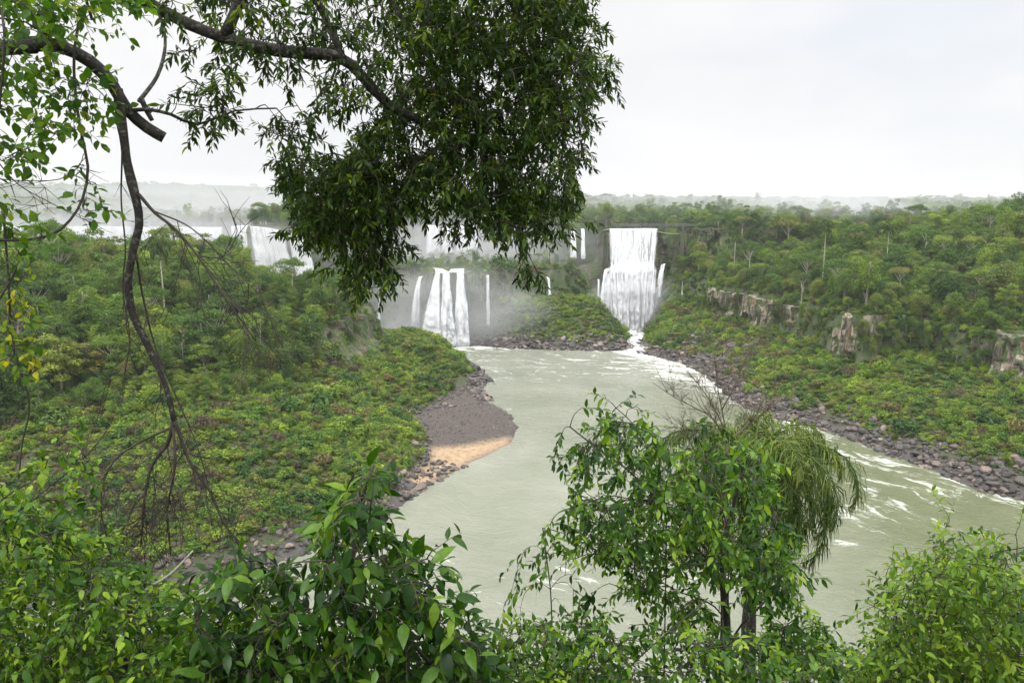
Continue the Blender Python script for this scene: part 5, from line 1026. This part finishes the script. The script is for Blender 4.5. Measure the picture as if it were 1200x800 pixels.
bush('slender_tree', 'slender forked tree with fresh drooping leaves before the river, left of the palm', 'tree', S_TREE, [(668, 535), (680, 505), (715, 490), (750, 498), (800, 505), (850, 515), (895, 525), (905, 580), (930, 640), (960, 700), (975, 760), (920, 770), (870, 745), (800, 730), (745, 690), (715, 655), (660, 625), (670, 590), (690, 560)], 860, 6.0, 8.2, st_, 101, M_LIMB, .42, 34.,
     extra=pts((652, 520, 6.6), (660, 505, 6.6), (682, 478, 6.6), (655, 535, 6.6), (714, 470, 6.8), (725, 475, 6.8), (740, 478, 6.8), (750, 480, 6.8), (722, 492, 6.8), (805, 492, 7.1), (820, 498, 7.1), (845, 500, 7.1), (650, 605, 6.4), (645, 620, 6.4), (660, 625, 6.4), (648, 648, 6.4), (668, 655, 6.4), (690, 648, 6.4), (640, 660, 6.4), (730, 690, 6.4), (700, 690, 6.4)), parts=('trunk', 'limb'))
S_RIGHT = Species(M_LIME, .062, .42, 10, .30, .25, .95, .28, .26, .0035)
bush('lime_bush', 'lime green fine leaved bush filling the lower right foreground', 'bush', S_RIGHT, [(1020, 760), (1045, 730), (1040, 690), (1075, 672), (1090, 645), (1125, 650), (1150, 640), (1190, 645), (1260, 625), (1260, 840), (1010, 840)], 1250, 5.0, 7.4,
     [([(1120, 920, 6.2), (1115, 820, 6.2), (1110, 720, 6.2), (1105, 640, 6.2)], .025, .006), ([(1200, 920, 6.2), (1195, 800, 6.2), (1190, 700, 6.2), (1192, 640, 6.2)], .025, .006), ([(1060, 920, 6.2), (1055, 820, 6.2), (1050, 740, 6.2)], .02, .007), ([(1105, 780, 6.2), (1070, 720, 6.1), (1035, 715, 6.0), (1015, 705, 6.0)], .008, .003)], 104, gap=.32,
     extra=pts((1108, 618, 6.2), (1105, 630, 6.2), (1112, 606, 6.2), (1122, 628, 6.2), (1096, 640, 6.2), (1030, 700, 6.0), (1020, 712, 6.0), (1045, 660, 6.1), (1180, 625, 6.2), (1195, 615, 6.2), (1165, 640, 6.2)))

# palm among the bushes
r = np.random.default_rng(111); hd = at(882, 552, d=12.0); gz = float(ground(hd[0] + .2, hd[1] - .2))
pr = thing('palm_tree', 'shaggy foreground palm with long drooping fronds against the river', 'palm', (hd[0] + .2, hd[1] - .2, gz)); pb = np.array((hd[0] + .2, hd[1] - .2, gz))
link('trunk', mesh('trunk', *tube(smooth_path([(0, 0, -.3), (-.1, .1, (hd[2] - gz) * .5), (-.2, .2, hd[2] - gz)], .25), .14, .11, 10, .14, 7), [M_LIMB]), pr)
for q in range(46):
    (rv, rf), (lv, lf, ti) = frond(1.85 + .85 * r.random(), 2.75 + .6 * r.random(), r, 105, .46, .008, q * 2.4 + .3 * r.random(), 1.35 - 1.75 * (q / 46), .42); o_ = hd - pb
    fr = link('frond', mesh('frond', rv + o_, rf, [M_FROND], attrs=dict(tint=np.full(len(rv), .6))), pr); link('leaflets', mesh('leaflets', lv + o_, lf, [M_FROND], attrs=dict(tint=np.clip(ti + (.25 if q < 9 else (.0 if q < 36 else .1)), 0, 1))), fr)

# leafless shrub behind the slender tree
r = np.random.default_rng(121)
b0 = at(852, 520, d=10.5); gz = float(ground(b0[0], b0[1])); bs = np.array((b0[0], b0[1], gz)); dr = thing('bare_shrub', 'leafless brown twiggy shrub rising before the right bank rocks', 'shrub', bs)
st0 = smooth_path([bs - np.array((0, 0, .2)), bs * .5 + b0 * .5 + np.array((.1, 0, 0)), b0], .2); link('stem', mesh('stem', *tube(st0 - bs, .05, .022, 8, .15, 3), [M_DRY]), dr)
for path, r0, L in [([(852, 520, 10.5), (848, 490, 10.5), (842, 460, 10.5), (838, 425, 10.5), (836, 408, 10.5)], .011, .5), ([(852, 518, 10.5), (835, 490, 10.4), (815, 478, 10.3), (790, 465, 10.2), (765, 448, 10.2)], .013, .6), ([(856, 515, 10.5), (880, 495, 10.6), (900, 480, 10.6), (920, 462, 10.7)], .015, .5), ([(850, 505, 10.5), (838, 480, 10.4), (822, 455, 10.4), (805, 435, 10.3)], .010, .55), ([(846, 480, 10.5), (862, 450, 10.5), (872, 425, 10.6), (884, 400, 10.6)], .010, .5), ([(852, 520, 10.5), (825, 510, 10.4), (795, 500, 10.3), (775, 505, 10.2)], .009, .45)]:
    P = smooth_path(pts(*path), .1); prt = [tube(P, r0, r0 * .3, 6, .12, 4)]
    for k in range(13):
        q = int((.15 + .85 * (k + r.random()) / 13) * (len(P) - 2)); t_ = unit(P[q + 1] - P[q]); twiggy(P[q], unit(t_ + r.normal(size=3) * .55 + np.array((0, 0, .25))), L * (.5 + .7 * r.random()), r0 * .35, 2, r, .25, prt, .55, .08)
    tubes_part('branch', prt, M_DRY, dr, bs)
# broken dark stem and pale stick at the lower left
sb = smooth_path(to_ground(pts((140, 840, 4.6), (148, 760, 4.6), (152, 705, 4.6)), 0, -.2), .1); sb_t = thing('broken_stem', 'dark snapped stem with a pale bare stick leaning from it', 'stump', sb[0])
link('stem', mesh('stem', *tube(sb - sb[0], .035, .024, 9, .25, 6), [M_TWIG]), sb_t); pk = smooth_path(pts((156, 708, 4.6), (172, 690, 4.65), (200, 672, 4.7), (226, 645, 4.75)), .05); link('stick', mesh('stick', *tube(pk - sb[0], .011, .006, 7, .15, 8), [M_STICK]), sb_t)

# low undergrowth on the near slope, behind the bushes
r = np.random.default_rng(131); C = np.concatenate([fill([(-60, 770), (560, 770), (1260, 760), (1260, 900), (-60, 900)], 1500, 6.5, 9.0, 132, .30, 60), fill([(-60, 700), (210, 760), (560, 790), (560, 900), (-60, 900)], 700, 5.5, 8.0, 133, .3, 60)]); S_UN = Species(M_MIDL, .075, .45, 9, .24, .3, .95, .3, .28, .003, -.08)
acc = [shoot_leaves(c, unit(np.array((r.normal() * .4, r.normal() * .4, 1.0))), S_UN, r, .34 + .2 * r.normal())[:5] for c in C]; pos, fw, up, ln, ti = (np.concatenate([a_[q] for a_ in acc]) for q in range(5))
V, f, ti = leaf_mesh_arrays(pos, fw, up, ln, ln * S_UN.W, r, tint=ti); tag(link('undergrowth', mesh('undergrowth', V, f, [M_MIDL], attrs=dict(tint=ti))), kind='stuff')
